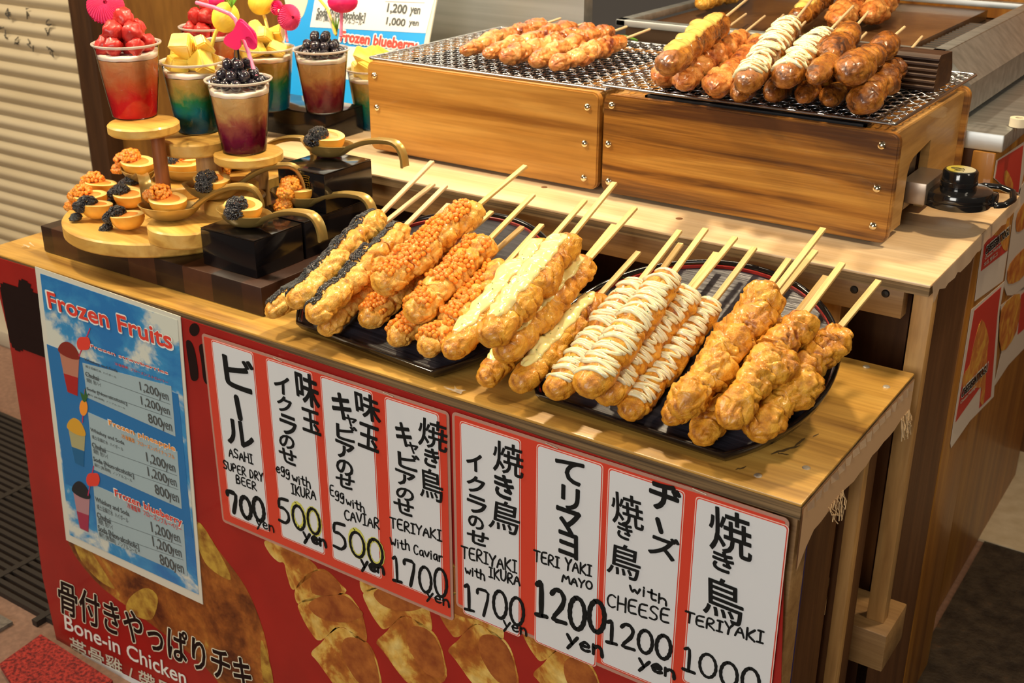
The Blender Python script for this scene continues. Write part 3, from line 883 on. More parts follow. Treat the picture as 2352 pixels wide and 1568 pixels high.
# caviar
on_tray(T1, 'caviar skewer lowest on the tray, next to the salmon roe', (752, 752), (925, 570), (1031, 469), .022, .0175, 'caviar', 4, GK)
on_tray(T1, 'caviar skewer second from the brown board, over the lowest one', (725, 725), (930, 525), (1024, 426), .053, .019, 'caviar', 4, GK)
on_tray(T1, 'caviar skewer at the far left, tip resting over the counter edge', (628, 715), (840, 520), (996, 422), .034, .0165, 'caviar', 4, GK)
on_tray(T1, 'topmost caviar skewer with a clean pale right flank', (680, 690), (882, 490), (993, 371), .064, .019, 'caviar', 4, GK)


def on_grill(z, label, tip, end, stick, h, r, kind, pieces=4, group=None, he=None):
    fr_ = (Vector(end) - Vector(tip)).length / (Vector(stick) - Vector(tip)).length; up_ = .010
    A = at(*tip, Z, z + h); B = at(*end, Z, z + h + up_ * fr_); E = at(*stick, Z, z + h + up_)
    return skewer(label, A, B, E, Vector((0, 0, 1)), r, kind, pieces, group, flat_stick=False)


GG = 'glazed skewers on the left grill'; GT = 'teriyaki skewers on the right grill'
za = GZ - .0052 + .003; zb_ = GZ + .003
for i, (a_, b_, c_, lab) in enumerate([
        ((1072, 116), (1220, 54), (1288, 42), 'glazed skewer first from the drinks side of the left grill'),
        ((1118, 124), (1285, 60), (1343, 54), 'glazed skewer second from the drinks side of the left grill'),
        ((1165, 131), (1335, 67), (1391, 62), 'glazed skewer in the middle of the five on the left grill'),
        ((1226, 138), (1382, 73), (1440, 61), 'glazed skewer fourth from the drinks, beside the one by the green leaf'),
        ((1280, 148), (1420, 91), (1493, 67), 'glazed skewer nearest the green leaf on the left grill')]):
    on_grill(za, lab, a_, b_, c_, .0195, .0166, 'glazed', 5, GG)
on_grill(zb_, 'reddish teriyaki skewer under the orange cheese skewer', (1512, 180), (1672, 72), (1714, 32), .018, .018, 'glazed', 4, GT)
on_grill(zb_, 'teriyaki skewer on the mesh just right of the orange cheese one', (1566, 192), (1700, 78), (1757, 37), .019, .019, 'glazed', 5, GT)
on_grill(zb_, 'teriyaki skewer on the mesh under the left mayonnaise one', (1640, 205), (1752, 90), (1800, 34), .019, .0175, 'glazed', 4, GT)
on_grill(zb_, 'charred teriyaki skewer low between the two green dusted mayonnaise ones', (1700, 215), (1800, 110), (1850, 50), .019, .018, 'teriyaki', 4, GT)
on_grill(zb_, 'low teriyaki skewer whose tip shows under the right mayonnaise skewer', (1772, 214), (1880, 110), (1930, 58), .018, .017, 'teriyaki', 4, GT)
on_grill(zb_, 'low charred teriyaki skewer, tip under the first dark one', (1842, 225), (1945, 120), (1990, 75), .018, .0175, 'teriyaki', 4, GT)
on_grill(zb_, 'low charred teriyaki skewer, tip under the second dark one', (1908, 228), (2010, 130), (2050, 90), .018, .0175, 'teriyaki', 4, GT)
on_grill(zb_, 'teriyaki skewer at the right end beside the grooved block', (1985, 236), (2080, 146), (2118, 84), .021, .0205, 'teriyaki', 5, GT)
on_grill(zb_, 'skewer under a slab of orange melted cheese, on top of the grill pile', (1530, 150), (1672, 48), (1724, -8), .055, .0205, 'cheddar', 4, GT)
on_grill(zb_, 'left of the two teriyaki skewers dusted green over mayonnaise', (1712, 190), (1840, 58), (1872, -10), .055, .0205, 'teri_mayo', 4, GT)
on_grill(zb_, 'right of the two teriyaki skewers dusted green over mayonnaise', (1800, 180), (1890, 84), (1960, 14), .052, .0205, 'teri_mayo', 4, GT)
on_grill(zb_, 'dark charred teriyaki skewer on top, left of the pair near the block', (1866, 178), (1965, 72), (1994, 28), .060, .0195, 'teriyaki', 3, GT)
on_grill(zb_, 'dark charred teriyaki skewer on top, right of the pair near the block', (1950, 172), (2045, 92), (2078, 62), .057, .021, 'teriyaki', 3, GT)
GQ = 'skewers cooking on the griddle'
gp = gz - .016
on_grill(gp, 'pale skewer cooking on the griddle plate behind the left grill', (1605, 8), (1720, -30), (1790, -60), .025, .019, 'pale', 4, GQ)
on_grill(gp, 'cheese topped skewer cooking on the griddle plate', (1832, 40), (1905, -10), (1960, -55), .026, .021, 'cheddar', 4, GQ)
on_grill(gp, 'glazed skewer cooking on the griddle, left of a like one', (1922, 48), (1985, -20), (2030, -60), .027, .022, 'glazed', 3, GQ)
on_grill(gp, 'glazed skewer cooking on the griddle, furthest to the right', (1990, 38), (2045, -20), (2090, -60), .026, .021, 'glazed', 3, GQ)

# green leaf lying on the left grill
p = at(1434, 106, Z, za)
lf = MB(); nn_ = 12
vs = []
for i in range(nn_ + 1):
    u_ = i / nn_; w_ = .012 * sin(pi * u_) ** .8
    for j in (-1, 0, 1): vs.append((.055 * u_ - .02, j * w_, .004 + .006 * sin(pi * u_) + (.003 if j else 0)))
lf.add(vs, [(3 * i + j, 3 * i + 3 + j, 3 * i + 4 + j, 3 * i + 1 + j) for i in range(nn_) for j in (0, 1)])
lo = lf.build('green_leaf', plain('leaf_green', (.12, .30, .03), .4, coat=.3), loc=(p.x - .02, p.y + .01, za + .001), rot=(0, 0, .5))
md = lo.modifiers.new('thick', 'SOLIDIFY'); md.thickness = .001
tag(lo, 'small green leaf garnish on the left wire grill', 'leaf')
# ------------------------------------------------------------------ banner, price signs and menu on the front of the counter
INK = plain('marker_ink', (.007, .008, .008), .75, spec=.2)
INK_B = plain('print_black', (.014, .005, .004), .75, spec=.15)
WHITE = plain('print_white', (.80, .80, .74), .5)
CREAM = plain('print_cream', (.80, .76, .58), .5)
RED_P = plain('frame_red', (.62, .045, .022), .3, coat=.6)
PAPER = plain('sign_paper', (.68, .72, .75), .35, coat=.5)
LAM = plain('laminate_edge', (.62, .36, .28), .12, coat=1, alpha=.55)
REDTXT = plain('print_red', (.70, .05, .03), .5)
ORGTXT = plain('print_orange', (.85, .30, .03), .5)
GREYTXT = plain('print_grey', (.07, .08, .08), .5)


def b_banner(nt, bs):
    v = coords(nt); n = noise_tex(nt, v, 9, 4)
    nt.links.new(ramp(nt, n, [(.3, (.27, .006, .005)), (.7, (.36, .010, .007))]), bs.inputs['Base Color']); S(bs, rough=.42, coat=.2)
BAN = mat('banner_red', b_banner)


def b_roast(nt, bs):
    v = coords(nt); n = noise_tex(nt, v, 11, 6, .65, .4); n2 = noise_tex(nt, v, 70, 4, .7)
    c = ramp(nt, n, [(.36, (.09, .018, .003)), (.5, (.30, .085, .012)), (.60, (.42, .14, .02)), (.70, (.60, .40, .06))])
    nt.links.new(mix(nt, .5, c, ramp(nt, n2, [(.38, (.45, .4, .35)), (.6, (1, 1, 1))]), 'MULTIPLY'), bs.inputs['Base Color']); S(bs, rough=.45)
ROAST = mat('roast_print', b_roast)


def b_skprint(nt, bs):
    v = coords(nt); n = noise_tex(nt, v, 18, 5, .6, .3); n2 = noise_tex(nt, v, 90, 3)
    c = ramp(nt, n, [(.36, (.30, .075, .010)), (.47, (.44, .15, .02)), (.54, (.66, .40, .075)), (.7, (.78, .62, .22))])
    nt.links.new(mix(nt, .35, c, ramp(nt, n2, [(.38, (.5, .42, .3)), (.6, (1, 1, 1))]), 'MULTIPLY'), bs.inputs['Base Color']); S(bs, rough=.45)
SKPRINT = mat('skewer_print', b_skprint)
BROWNP = mat('browned_print', lambda nt, bs: (nt.links.new(ramp(nt, noise_tex(nt, coords(nt), 30, 5, .65), [(.35, (.22, .045, .008)), (.7, (.46, .15, .025))]), bs.inputs['Base Color']), S(bs, rough=.45))[0])


def F(px, py, d=0):
    """point on the counter front (plane y = -.002 - d)"""
    return at(px, py, Y, -.002 - d)


def flat_poly(px, d, name, m, parent, thick=.0004):
    P = [F(x, y, d) for x, y in px]; k = len(P)
    mm = MB().add(P + [p + Vector((0, thick, 0)) for p in P], [tuple(range(k)), tuple(range(2 * k - 1, k - 1, -1))] + [(i, i + k, (i + 1) % k + k, (i + 1) % k) for i in range(k)])
    bm = bmesh.new(); me = bpy.data.meshes.new('x'); me.from_pydata(mm.v, [], mm.f); bm.from_mesh(me); bmesh.ops.recalc_face_normals(bm, faces=bm.faces[:])
    o = MB().from_bm(bm).build(name, m, parent, smooth=0); bpy.data.meshes.remove(me); return o


def smooth_poly(pts, k=4):
    """closed Catmull-Rom through pixel points"""
    n = len(pts); o = []
    for i in range(n):
        p0, p1, p2, p3 = (Vector(pts[(i + j - 1) % n]) for j in range(4))
        for q in range(k):
            t = q / k
            o.append(tuple(.5 * ((2 * p1) + (p2 - p0) * t + (2 * p0 - 5 * p1 + 4 * p2 - p3) * t * t + (3 * p1 - p0 - 3 * p2 + p3) * t ** 3)))
    return o


def fit_text(m, s, bl, tr, d, offset=0, wob=0, plane=F, spacing=1):
    """text whose bounding box runs from pixel bl (bottom-left) to pixel tr (top-right)"""
    vs, fs = text_mesh(s, 1, 0, spacing=spacing)
    x0 = min(v.x for v in vs); x1 = max(v.x for v in vs); y0 = min(v.y for v in vs); y1 = max(v.y for v in vs)
    a, b = plane(*bl, d), plane(*tr, d)
    out = []
    for v in vs:
        f = (v.x - x0) / (x1 - x0); g = (v.y - y0) / (y1 - y0)
        out.append(Vector((a.x + (b.x - a.x) * f, a.y + (b.y - a.y) * g, a.z + (b.z - a.z) * g)))
    if wob:         # a brushed character never stands quite square
        rg = random.Random(s + str(bl)); c_ = (a + b) / 2; k1, k2 = rg.uniform(-wob, wob), rg.uniform(-wob, wob)
        out = [Vector((p.x + k1 * (p.z - c_.z) , p.y, p.z + .6 * k2 * (p.x - c_.x))) for p in out]
    m.add(out, fs)
    if offset:      # bold: the same outline repeated round a small circle
        up = (b - a); up.x = 0; em = up.length / max(.3, y1 - y0); up.normalize()
        for k in range(8):
            dv = Vector((cos(k * pi / 4) * offset * em, 0, 0)) + up * sin(k * pi / 4) * offset * em
            dk = plane(*bl, d + (k + 1) * 3e-5) - a
            m.add([p + dv + dk for p in out], fs)
    return m


# strokes of a felt pen for the handwritten Latin letters and figures (unit boxes)
def arc(cx, cy, rx, ry, a0, a1, n=10): return [(cx + rx * cos(radians(a0 + (a1 - a0) * i / n)), cy + ry * sin(radians(a0 + (a1 - a0) * i / n))) for i in range(n + 1)]
O_ = [arc(.5, .5, .46, .48, 100, 460, 18)]
GL = {
    'A': [[(.02, 0), (.5, 1), (.98, 0)], [(.2, .36), (.8, .36)]], 'S': [[(.92, .88), (.6, 1), (.2, .9), (.12, .68), (.4, .55), (.8, .42), (.9, .2), (.6, .02), (.08, .1)]],
    'H': [[(.08, 1), (.06, 0)], [(.92, 1), (.94, 0)], [(.06, .5), (.94, .52)]], 'I': [[(.1, 1), (.9, 1)], [(.5, 1), (.5, 0)], [(.05, 0), (.95, 0)]],
    'i': [[(.5, .62), (.5, 0)], [(.5, .86), (.52, .82)]], 'U': [[(.06, 1), (.08, .25), (.3, .02), (.65, .02), (.92, .25), (.94, 1)]], 'P': [[(.1, 0), (.1, 1), (.7, .96), (.9, .75), (.7, .5), (.1, .46)]],
    'E': [[(.92, 1), (.1, .98), (.08, 0), (.95, .02)], [(.1, .52), (.8, .54)]], 'R': [[(.1, 0), (.1, 1), (.7, .95), (.88, .75), (.65, .52), (.12, .48), (.95, 0)]],
    'D': [[(.1, 0), (.08, 1), (.6, .92), (.95, .5), (.6, .06), (.1, 0)]], 'Y': [[(.02, 1), (.5, .5)], [(.98, 1), (.5, .5), (.42, 0)]], 'B': [[(.1, 0), (.1, 1), (.65, .95), (.8, .75), (.6, .55), (.12, .52), (.75, .46), (.92, .25), (.7, .03), (.1, 0)]],
    'T': [[(.0, 1), (1, .98)], [(.5, 1), (.48, 0)]], 'K': [[(.1, 1), (.1, 0)], [(.9, .95), (.14, .42), (.95, 0)]], 'C': [[(.95, .85), (.6, 1), (.2, .85), (.05, .5), (.2, .12), (.6, 0), (.95, .14)]],
    'V': [[(.02, 1), (.5, 0), (.98, 1)]], 'M': [[(.02, 0), (.2, 1), (.5, .3), (.8, 1), (.98, 0)]], 'O': O_, '0': O_,
    '1': [[(.12, .86), (.5, 1), (.5, .02)], [(.08, .0), (.95, .02)]], '2': [[(.08, .82), (.3, .98), (.65, .98), (.88, .78), (.75, .5), (.08, .03), (.98, .04)]], '5': [[(.9, .98), (.2, .95), (.14, .58), (.5, .62), (.85, .48), (.9, .22), (.6, .02), (.08, .06)]],
    '7': [[(.06, .78), (.08, .96), (.95, .95), (.5, 0)]],
    'e': [[(.08, .34), (.9, .36), (.8, .6), (.45, .68), (.1, .4), (.2, .08), (.6, 0), (.95, .12)]], 'g': [[(.88, .62), (.4, .68), (.1, .42), (.3, .12), (.7, .16), (.9, .6), (.88, -.15), (.6, -.36), (.1, -.26)]],
    'w': [[(.02, .62), (.26, 0), (.5, .5), (.74, 0), (.98, .62)]], 'W': [[(.02, .9), (.26, 0), (.5, .6), (.74, 0), (.98, .9)]], 't': [[(.45, 1), (.45, .1), (.7, 0), (.95, .06)], [(.05, .66), (.95, .66)]], 'h': [[(.1, 1), (.1, 0)], [(.1, .45), (.5, .66), (.85, .5), (.9, 0)]],
    'y': [[(.05, .65), (.5, .1)], [(.98, .68), (.5, .1), (.1, -.36)]], 'n': [[(.1, .64), (.12, 0)], [(.12, .42), (.5, .66), (.85, .5), (.92, 0)]], 'a': [[(.85, .6), (.4, .66), (.08, .34), (.3, .02), (.7, .1), (.86, .62), (.88, .1), (1, 0)]],
    'v': [[(.02, .64), (.48, 0), (.98, .66)]], 'r': [[(.15, .64), (.2, 0)], [(.2, .4), (.5, .64), (.92, .6)]],
}
WID = {'i': .45, 'I': .7, 'M': 1.3, 'w': 1.15, 'W': 1.3, ' ': .6, '1': .75, 'r': .8}


def hand(m, s, bl, tr, d, pen, rise=0, plane=F):
    """pen-stroke lettering spread between pixel bl (baseline start) and tr (cap-height end)"""
    a = plane(*bl, d); b = plane(tr[0], bl[1] + .36 * (tr[0] - bl[0]), d); H_ = plane(bl[0], bl[1] - tr[1], d).z - a.z
    tot = sum(WID.get(c, 1) for c in s) + .18 * (len(s) - 1); W_ = (b.x - a.x) / tot; x = a.x
    rg = random.Random(s.replace('_', '5') + str(bl[0]))
    for c in s:
        wc = WID.get(c, 1) * W_; dz = rg.uniform(-.06, .06) * H_; sc_ = rg.uniform(.92, 1.06)
        for st in GL.get(c, []):
            P = []
            for i in range(len(st) - 1):
                for q in range(3): P.append(Vector(st[i]).lerp(Vector(st[i + 1]), q / 3))
            P.append(Vector(st[-1]))
            if len(P) > 4: P = [P[0]] + [(P[i - 1] + 2 * P[i] + P[i + 1]) / 4 for i in range(1, len(P) - 1)] + [P[-1]]
            W3 = [Vector((x + p.x * wc, a.y, a.z + dz + p.y * H_ * sc_ + rise * (x + p.x * wc - a.x))) for p in P]
            ribbon(m, W3, pen * rg.uniform(.9, 1.12), rg)
        x += wc + .18 * W_
    return m


def ribbon(m, P, w_, rg=None):
    n = len(P); L = []; R_ = []
    for i in range(n):
        t = (P[min(i + 1, n - 1)] - P[max(i - 1, 0)]); t.y = 0
        t = t.normalized() if t.length > 1e-9 else Vector((1, 0, 0)); s_ = Vector((-t.z, 0, t.x)) * w_ * .5
        f = 1 + (.12 * sin(i * 1.7) if rg else 0)
        L.append(P[i] + s_ * f); R_.append(P[i] - s_ * f)
    m.add(L + R_, [(i, i + 1, n + i + 1, n + i) for i in range(n - 1)])
    for e in (range(n) if w_ > .004 else (0, n - 1)):
        m.add([P[e] + Vector((0, -6e-5 * (1 + e % 4), 0)) + Vector((cos(k * pi / 4), 0, sin(k * pi / 4))) * w_ * .5 for k in range(8)], [tuple(range(8))])


# ---------- banner
bn = flat_poly([(-24, 586), (18, 760), (60, 1040), (98, 1326), (130, 1470), (157, 1568), (176, 1660), (1770, 2180), (1792, 1640), (1803, 1215), (1790, 1192), (1772, 1180), (800, 856), (86, 620)], 0, 'banner', BAN, None, .0012)
tag(bn, 'red chicken shop banner covering the counter front behind the price signs', 'banner')
flat_poly(smooth_poly([(158, 1225), (300, 1200), (440, 1190), (500, 1262), (565, 1350), (605, 1450), (622, 1540), (632, 1640), (560, 1640), (470, 1530), (330, 1420), (215, 1330)]), .0004, 'roast_print', ROAST, bn)
YEL = mat('yellow_fat_print', lambda nt, bs: (nt.links.new(ramp(nt, noise_tex(nt, coords(nt), 40, 4, .6), [(.35, (.22, .08, .01)), (.62, (.52, .33, .045))]), bs.inputs['Base Color']), S(bs, rough=.45))[0])
for q in ([(456, 1200), (480, 1230), (515, 1290), (530, 1330), (500, 1318), (470, 1290), (452, 1240)], [(300, 1370), (335, 1350), (362, 1372), (350, 1420), (320, 1418), (290, 1400)], [(600, 1470), (616, 1510), (628, 1568), (630, 1640), (612, 1600), (600, 1530)], [(170, 1240), (205, 1262), (250, 1330), (262, 1352), (225, 1330), (185, 1285)]):
    flat_poly(smooth_poly(q), .0007, 'fat_print', YEL, bn)
z5 = lambda L, dx=0, dy=0: [(540 + (x + dx) / 2.94, 1150 + (y + dy) / 2.94) for x, y in L]
A1 = [(200, 270), (330, 290), (480, 380), (560, 470), (470, 540), (390, 600), (350, 500), (330, 420), (290, 410), (230, 350)]
A2 = [(480, 500), (600, 460), (720, 570), (750, 610), (690, 640), (480, 680), (420, 690), (405, 600)]
A3 = [(430, 690), (560, 640), (740, 625), (820, 700), (865, 790), (890, 940), (830, 940), (720, 850), (580, 940), (520, 900), (450, 780)]
A4 = [(630, 900), (700, 850), (830, 910), (920, 990), (970, 1130), (975, 1290), (760, 1330), (560, 1090), (515, 1025), (580, 960)]
B2 = [(520, 490), (600, 480), (700, 560), (710, 620), (640, 640), (520, 620)]
B3 = [(500, 690), (600, 640), (740, 640), (830, 720), (860, 775), (740, 820), (600, 800), (520, 750)]
B4 = [(740, 930), (830, 930), (910, 1000), (960, 1130), (965, 1260), (850, 1240), (760, 1120), (720, 1010)]
for dx, dy in ((0, 0), (440, -75), (925, -20), (1500, 140)):
    for q in (A1, A2, A3, A4):
        flat_poly(smooth_poly(z5(q, dx, dy)), .0004, 'skewer_print', SKPRINT, bn)
    for q in (B2, B3, B4):
        flat_poly(smooth_poly(z5(q, dx, dy)), .0007, 'browned_print', BROWNP, bn)
fit_text(MB(), '自', (32, 790), (118, 676), .0006, .085).build('lettering', INK_B, bn, smooth=0)
flat_poly([(446 + 11.5 * cos(k * pi / 8), 757 + 15 * sin(k * pi / 8)) for k in range(16)], .0006, 'lettering', INK_B, bn)
flat_poly(smooth_poly([(427, 785), (440, 787), (450, 820), (455, 868), (440, 872), (434, 840)]), .0006, 'lettering', INK_B, bn)
flat_poly(smooth_poly([(457, 795), (470, 793), (478, 830), (482, 880), (468, 874), (462, 830)]), .0006, 'lettering', INK_B, bn)
def slant_text(m, s, bl, br, tl, d, offset=0, plane=None):
    """text laid along a sloping base line on the wavy banner: bottom-left, bottom-right, top-left pixels"""
    vs, fs = text_mesh(s, 1, 0)
    x0 = min(v.x for v in vs); x1 = max(v.x for v in vs); y0 = min(v.y for v in vs); y1 = max(v.y for v in vs)
    pw = lambda f, g: (bl[0] + (br[0] - bl[0]) * f + (tl[0] - bl[0]) * g, bl[1] + (br[1] - bl[1]) * f + (tl[1] - bl[1]) * g)
    plane = plane or F; P = [plane(*pw((v.x - x0) / (x1 - x0), (v.y - y0) / (y1 - y0)), d) for v in vs]
    m.add(P, fs)
    for k in range(8 if offset else 0):
        dv = Vector((cos(k * pi / 4) * offset, -(k + 1) * 3e-5, sin(k * pi / 4) * offset)) if plane is F else Vector(((k + 1) * 3e-5, cos(k * pi / 4) * offset, sin(k * pi / 4) * offset)); m.add([p + dv for p in P], fs)
    return m


PALEP = plain('print_pale', (.62, .58, .46), .5)
slant_text(MB(), '骨付きやっぱりチキ', (136, 1404), (578, 1592), (133, 1328), .0010, .0034).build('lettering', CREAM, bn, smooth=0)
slant_text(MB(), '骨付きやっぱりチキ', (136, 1404), (578, 1592), (133, 1328), .0014, .0013).build('lettering', INK_B, bn, smooth=0)
slant_text(MB(), 'Bone-in Chicken', (150, 1444), (428, 1574), (147, 1410), .0012, .0005).build('lettering', WHITE, bn, smooth=0)
slant_text(MB(), '帯骨雞 / 帶骨雞', (163, 1500), (440, 1632), (160, 1460), .0012, .0004).build('lettering', PALEP, bn, smooth=0)
slant_text(MB(), '뼈', (178, 1548), (204, 1558), (176, 1516), .0012, .0004).build('lettering', PALEP, bn, smooth=0)
flat_poly([(187, 1500), (330, 1570), (400, 1612), (400, 1660), (215, 1600)], .0017, 'sticker', PAPER, bn)

# ---------- laminated price sheets
def rise_of(s): return 0 if s in ('1000', 'with') else .04 if s in ('ASAHI', 'SUPER DRY', 'BEER', '700', '500', 'Egg', 'egg', 'yen') else .11


def sheet(label, px, strips, texts, z, zs_):
    P = [F(*p, .003) for p in px]
    t = thing('price_sign', label, 'sign', (0, 0, 0), group='laminated price signs')
    xs = (P[0].x + P[3].x) / 2, (P[1].x + P[2].x) / 2; zs = (P[2].z + P[3].z) / 2, (P[0].z + P[1].z) / 2
    R_ = lambda x0, z0, x1, z1, r, y0, y1: MB().prism(rrect(x0, z0, x1, z1, r), y0, y1, Matrix(((1, 0, 0, 0), (0, 0, 1, 0), (0, 1, 0, 0), (0, 0, 0, 1))))
    R_(xs[0], zs[0], xs[1], zs[1], .006, -.0052, -.0046).build('laminate', LAM, t, smooth=0)
    R_(xs[0] + .004, zs[0] + .005, xs[1] - .004, zs[1] - .004, .002, -.0056, -.0052).build('red_backing', RED_P, t, smooth=0)
    for k, (tl, br) in enumerate(strips):
        a, b = F(*tl, .004), F(*br, .004)
        R_(a.x - .0022, b.z - .0022, b.x + .0022, a.z + .0022, .0045, -.0058, -.0056).build('white_line', plain('line_pink', (.80, .55, .48), .4), t, smooth=0)
        R_(a.x - .0012, b.z - .0012, b.x + .0012, a.z + .0012, .004, -.0059, -.0057).build('frame_line', RED_P, t, smooth=0)
        o = R_(a.x, b.z, b.x, a.z, .0035, -.0061, -.0059).build('price_strip', PAPER, t, smooth=0)
        m = MB()
        for item in texts[k]:
            kind, s, q = item[0], item[1], item[2]
            if kind == 'j':      # brush kana / kanji: box x0,x1,y0,y1 in zoomed pixels
                x0, x1, y0, y1 = q; h = .19 * (x1 - x0)
                fit_text(m, s, z(x0, y1 - h), z(x1, y0 + h), .0045, item[3] if len(item) > 3 else (.034 if ord(s) < 0x3100 else .012 if s in '焼鳥' else .024), .11)
            elif kind == 'h':
                hand(m, s, z(*q[:2]), (z(q[2], 0)[0], q[3] / zs_), .0045, item[3], rise_of(s))
            else:
                a_, b_ = F(*z(*q[:2]), .0045), F(*z(*q[2:]), .0045); ribbon(m, [a_, (a_ + b_) / 2, b_], item[3])
        m.build('lettering', INK, o, smooth=0)
        for item in texts[k]:
            if item[0] == 'h' and item[1] == '500':
                mm = MB(); q = item[2]; hand(mm, '_00', z(*q[:2]), (z(q[2], 0)[0], q[3] / zs_), .0042, .0078, rise_of('500')); mm.build('yellow_outline', YHI, o, smooth=0)
    for k in range(2):
        p = F(px[0][0] + (px[1][0] - px[0][0]) * (.3 + .45 * k), px[0][1] + (px[1][1] - px[0][1]) * (.3 + .45 * k) + 4, .004)
        MB().tube([p + Vector((-.008, -.001, .001)), p + Vector((.008, -.001, -.001))], .0006, 5).build('staple', SCREW, t)
    return t


za2 = lambda x, y: (460 + x / 2.24, 750 + y / 2.24)
zb2 = lambda x, y: (1030 + x / 2.4575, 930 + y / 2.4575)
YHI = plain('highlighter', (.62, .62, .12), .45)
P1, P2, P3 = .0024, .0072, .0046
sheet('left laminated price sign, red with four hand-lettered strips from beer to caviar skewers', [(470, 768), (1034, 946), (1040, 1424), (505, 1196)],
      [((487, 783), (617, 1219)), ((613, 826), (744, 1271)), ((738, 866), (874, 1326)), ((886, 915), (1016, 1380))],
      [[('j', 'ビ', (132, 268, 160, 325), .03), ('s', '', (185, 365, 205, 470), .010), ('j', 'ル', (142, 265, 490, 612), .03),
        ('h', 'ASAHI', (148, 665, 272, 44), P1), ('h', 'SUPER DRY', (120, 728, 325, 40), P1), ('h', 'BEER', (185, 805, 290, 40), P1),
        ('h', '700', (145, 945, 335, 110), P2), ('h', 'yen', (290, 1025, 380, 45), .0027)],
       [('j', '味', (500, 600, 240, 405)), ('j', '玉', (528, 610, 430, 545)), ('j', 'イ', (385, 452, 255, 345)), ('j', 'ク', (400, 465, 360, 440)), ('j', 'ラ', (415, 490, 460, 555)), ('j', 'の', (410, 480, 560, 625)), ('j', 'せ', (410, 492, 632, 702)),
        ('h', 'egg', (390, 745, 460, 46), P1), ('h', 'with', (475, 795, 568, 45), P1), ('h', 'IKURA', (470, 858, 595, 48), P1), ('h', '500', (402, 1000, 622, 128), P3), ('h', 'yen', (532, 1090, 648, 50), P3)],
       [('j', '味', (803, 918, 345, 480)), ('j', '玉', (818, 914, 505, 632)), ('j', 'キ', (684, 770, 345, 475)), ('j', 'ャ', (745, 802, 458, 512)), ('j', 'ビ', (703, 804, 505, 588)), ('j', 'ア', (703, 790, 598, 682)), ('j', 'の', (703, 782, 688, 762)), ('j', 'せ', (700, 790, 763, 830)),
        ('h', 'Egg', (668, 868, 740, 52), P1), ('h', 'with', (752, 920, 846, 45), P1), ('h', 'CAVIAR', (742, 990, 922, 54), P1), ('h', '500', (682, 1140, 944, 136), P3), ('h', 'yen', (828, 1232, 946, 52), P3)],
       [('j', '焼', (1125, 1268, 478, 632)), ('j', 'き', (1155, 1224, 628, 722)), ('j', '鳥', (1130, 1244, 735, 890)), ('j', 'キ', (1010, 1082, 498, 612)), ('j', 'ャ', (1068, 1120, 598, 652)), ('j', 'ビ', (1020, 1126, 652, 736)), ('j', 'ア', (1010, 1106, 748, 822)), ('j', 'の', (1010, 1096, 832, 892)), ('j', 'せ', (998, 1096, 893, 964)),
        ('h', 'TERIYAKI', (978, 1030, 1242, 50), P1), ('h', 'With', (978, 1125, 1078, 46), P1), ('h', 'Caviar', (1098, 1168, 1246, 46), P1), ('h', '1700', (990, 1310, 1272, 135), P3), ('h', 'yen', (1163, 1395, 1282, 48), .003)]], za2, 2.24)
sheet('right laminated price sign, red with four hand-lettered strips ending with plain teriyaki', [(1042, 949), (1796, 1182), (1780, 1655), (1045, 1428)],
      [((1059, 970), (1191, 1459)), ((1236, 1023), (1365, 1528)), ((1401, 1078), (1538, 1585)), ((1602, 1144), (1760, 1640))],
      [[('j', '焼', (253, 422, 213, 396)), ('j', 'き', (262, 366, 398, 527)), ('j', '鳥', (235, 402, 543, 718)), ('j', 'イ', (104, 186, 273, 372)), ('j', 'ク', (106, 202, 403, 497)), ('j', 'ラ', (108, 212, 518, 612)), ('j', 'の', (113, 197, 628, 697)), ('j', 'せ', (106, 224, 713, 787)),
        ('h', 'TERIYAKI', (74, 858, 386, 64), P1), ('h', 'with', (95, 948, 206, 50), P1), ('h', 'IKURA', (228, 970, 402, 56), P1), ('h', '1700', (88, 1145, 426, 155), P3), ('h', 'yen', (310, 1255, 442, 58), .003)],
       [('j', 'て', (603, 762, 312, 445), .03), ('j', 'リ', (638, 738, 463, 593), .03), ('j', 'マ', (608, 742, 588, 733), .03), ('j', 'ヨ', (623, 728, 722, 855), .03),
        ('h', 'TERI YAKI', (482, 878, 806, 62), P1), ('h', 'MAYO', (640, 998, 810, 46), P1), ('h', '1200', (490, 1190, 880, 190), .0064), ('h', 'yen', (668, 1345, 872, 76), .0046)],
       [('j', 'ヂ', (1133, 1312, 440, 604)), ('s', '', (1180, 645, 1200, 715), .006), ('j', 'ズ', (1133, 1298, 733, 864)), ('j', '焼', (918, 1102, 503, 688)), ('j', 'き', (953, 1037, 662, 758)), ('j', '鳥', (898, 1088, 788, 974)),
        ('h', 'with', (1022, 1050, 1234, 56), .0027), ('h', 'CHEESE', (893, 1135, 1242, 78), .0025), ('h', '1200', (888, 1335, 1252, 138), .0044), ('h', 'yen', (1073, 1470, 1278, 66), .0042)],
       [('j', '焼', (1463, 1722, 592, 853)), ('j', 'き', (1488, 1612, 828, 942)), ('j', '鳥', (1428, 1674, 983, 1214)),
        ('h', 'TERIYAKI', (1335, 1222, 1772, 62), .0026), ('h', '1000', (1318, 1478, 1752, 145), .0042)]], zb2, 2.4575)

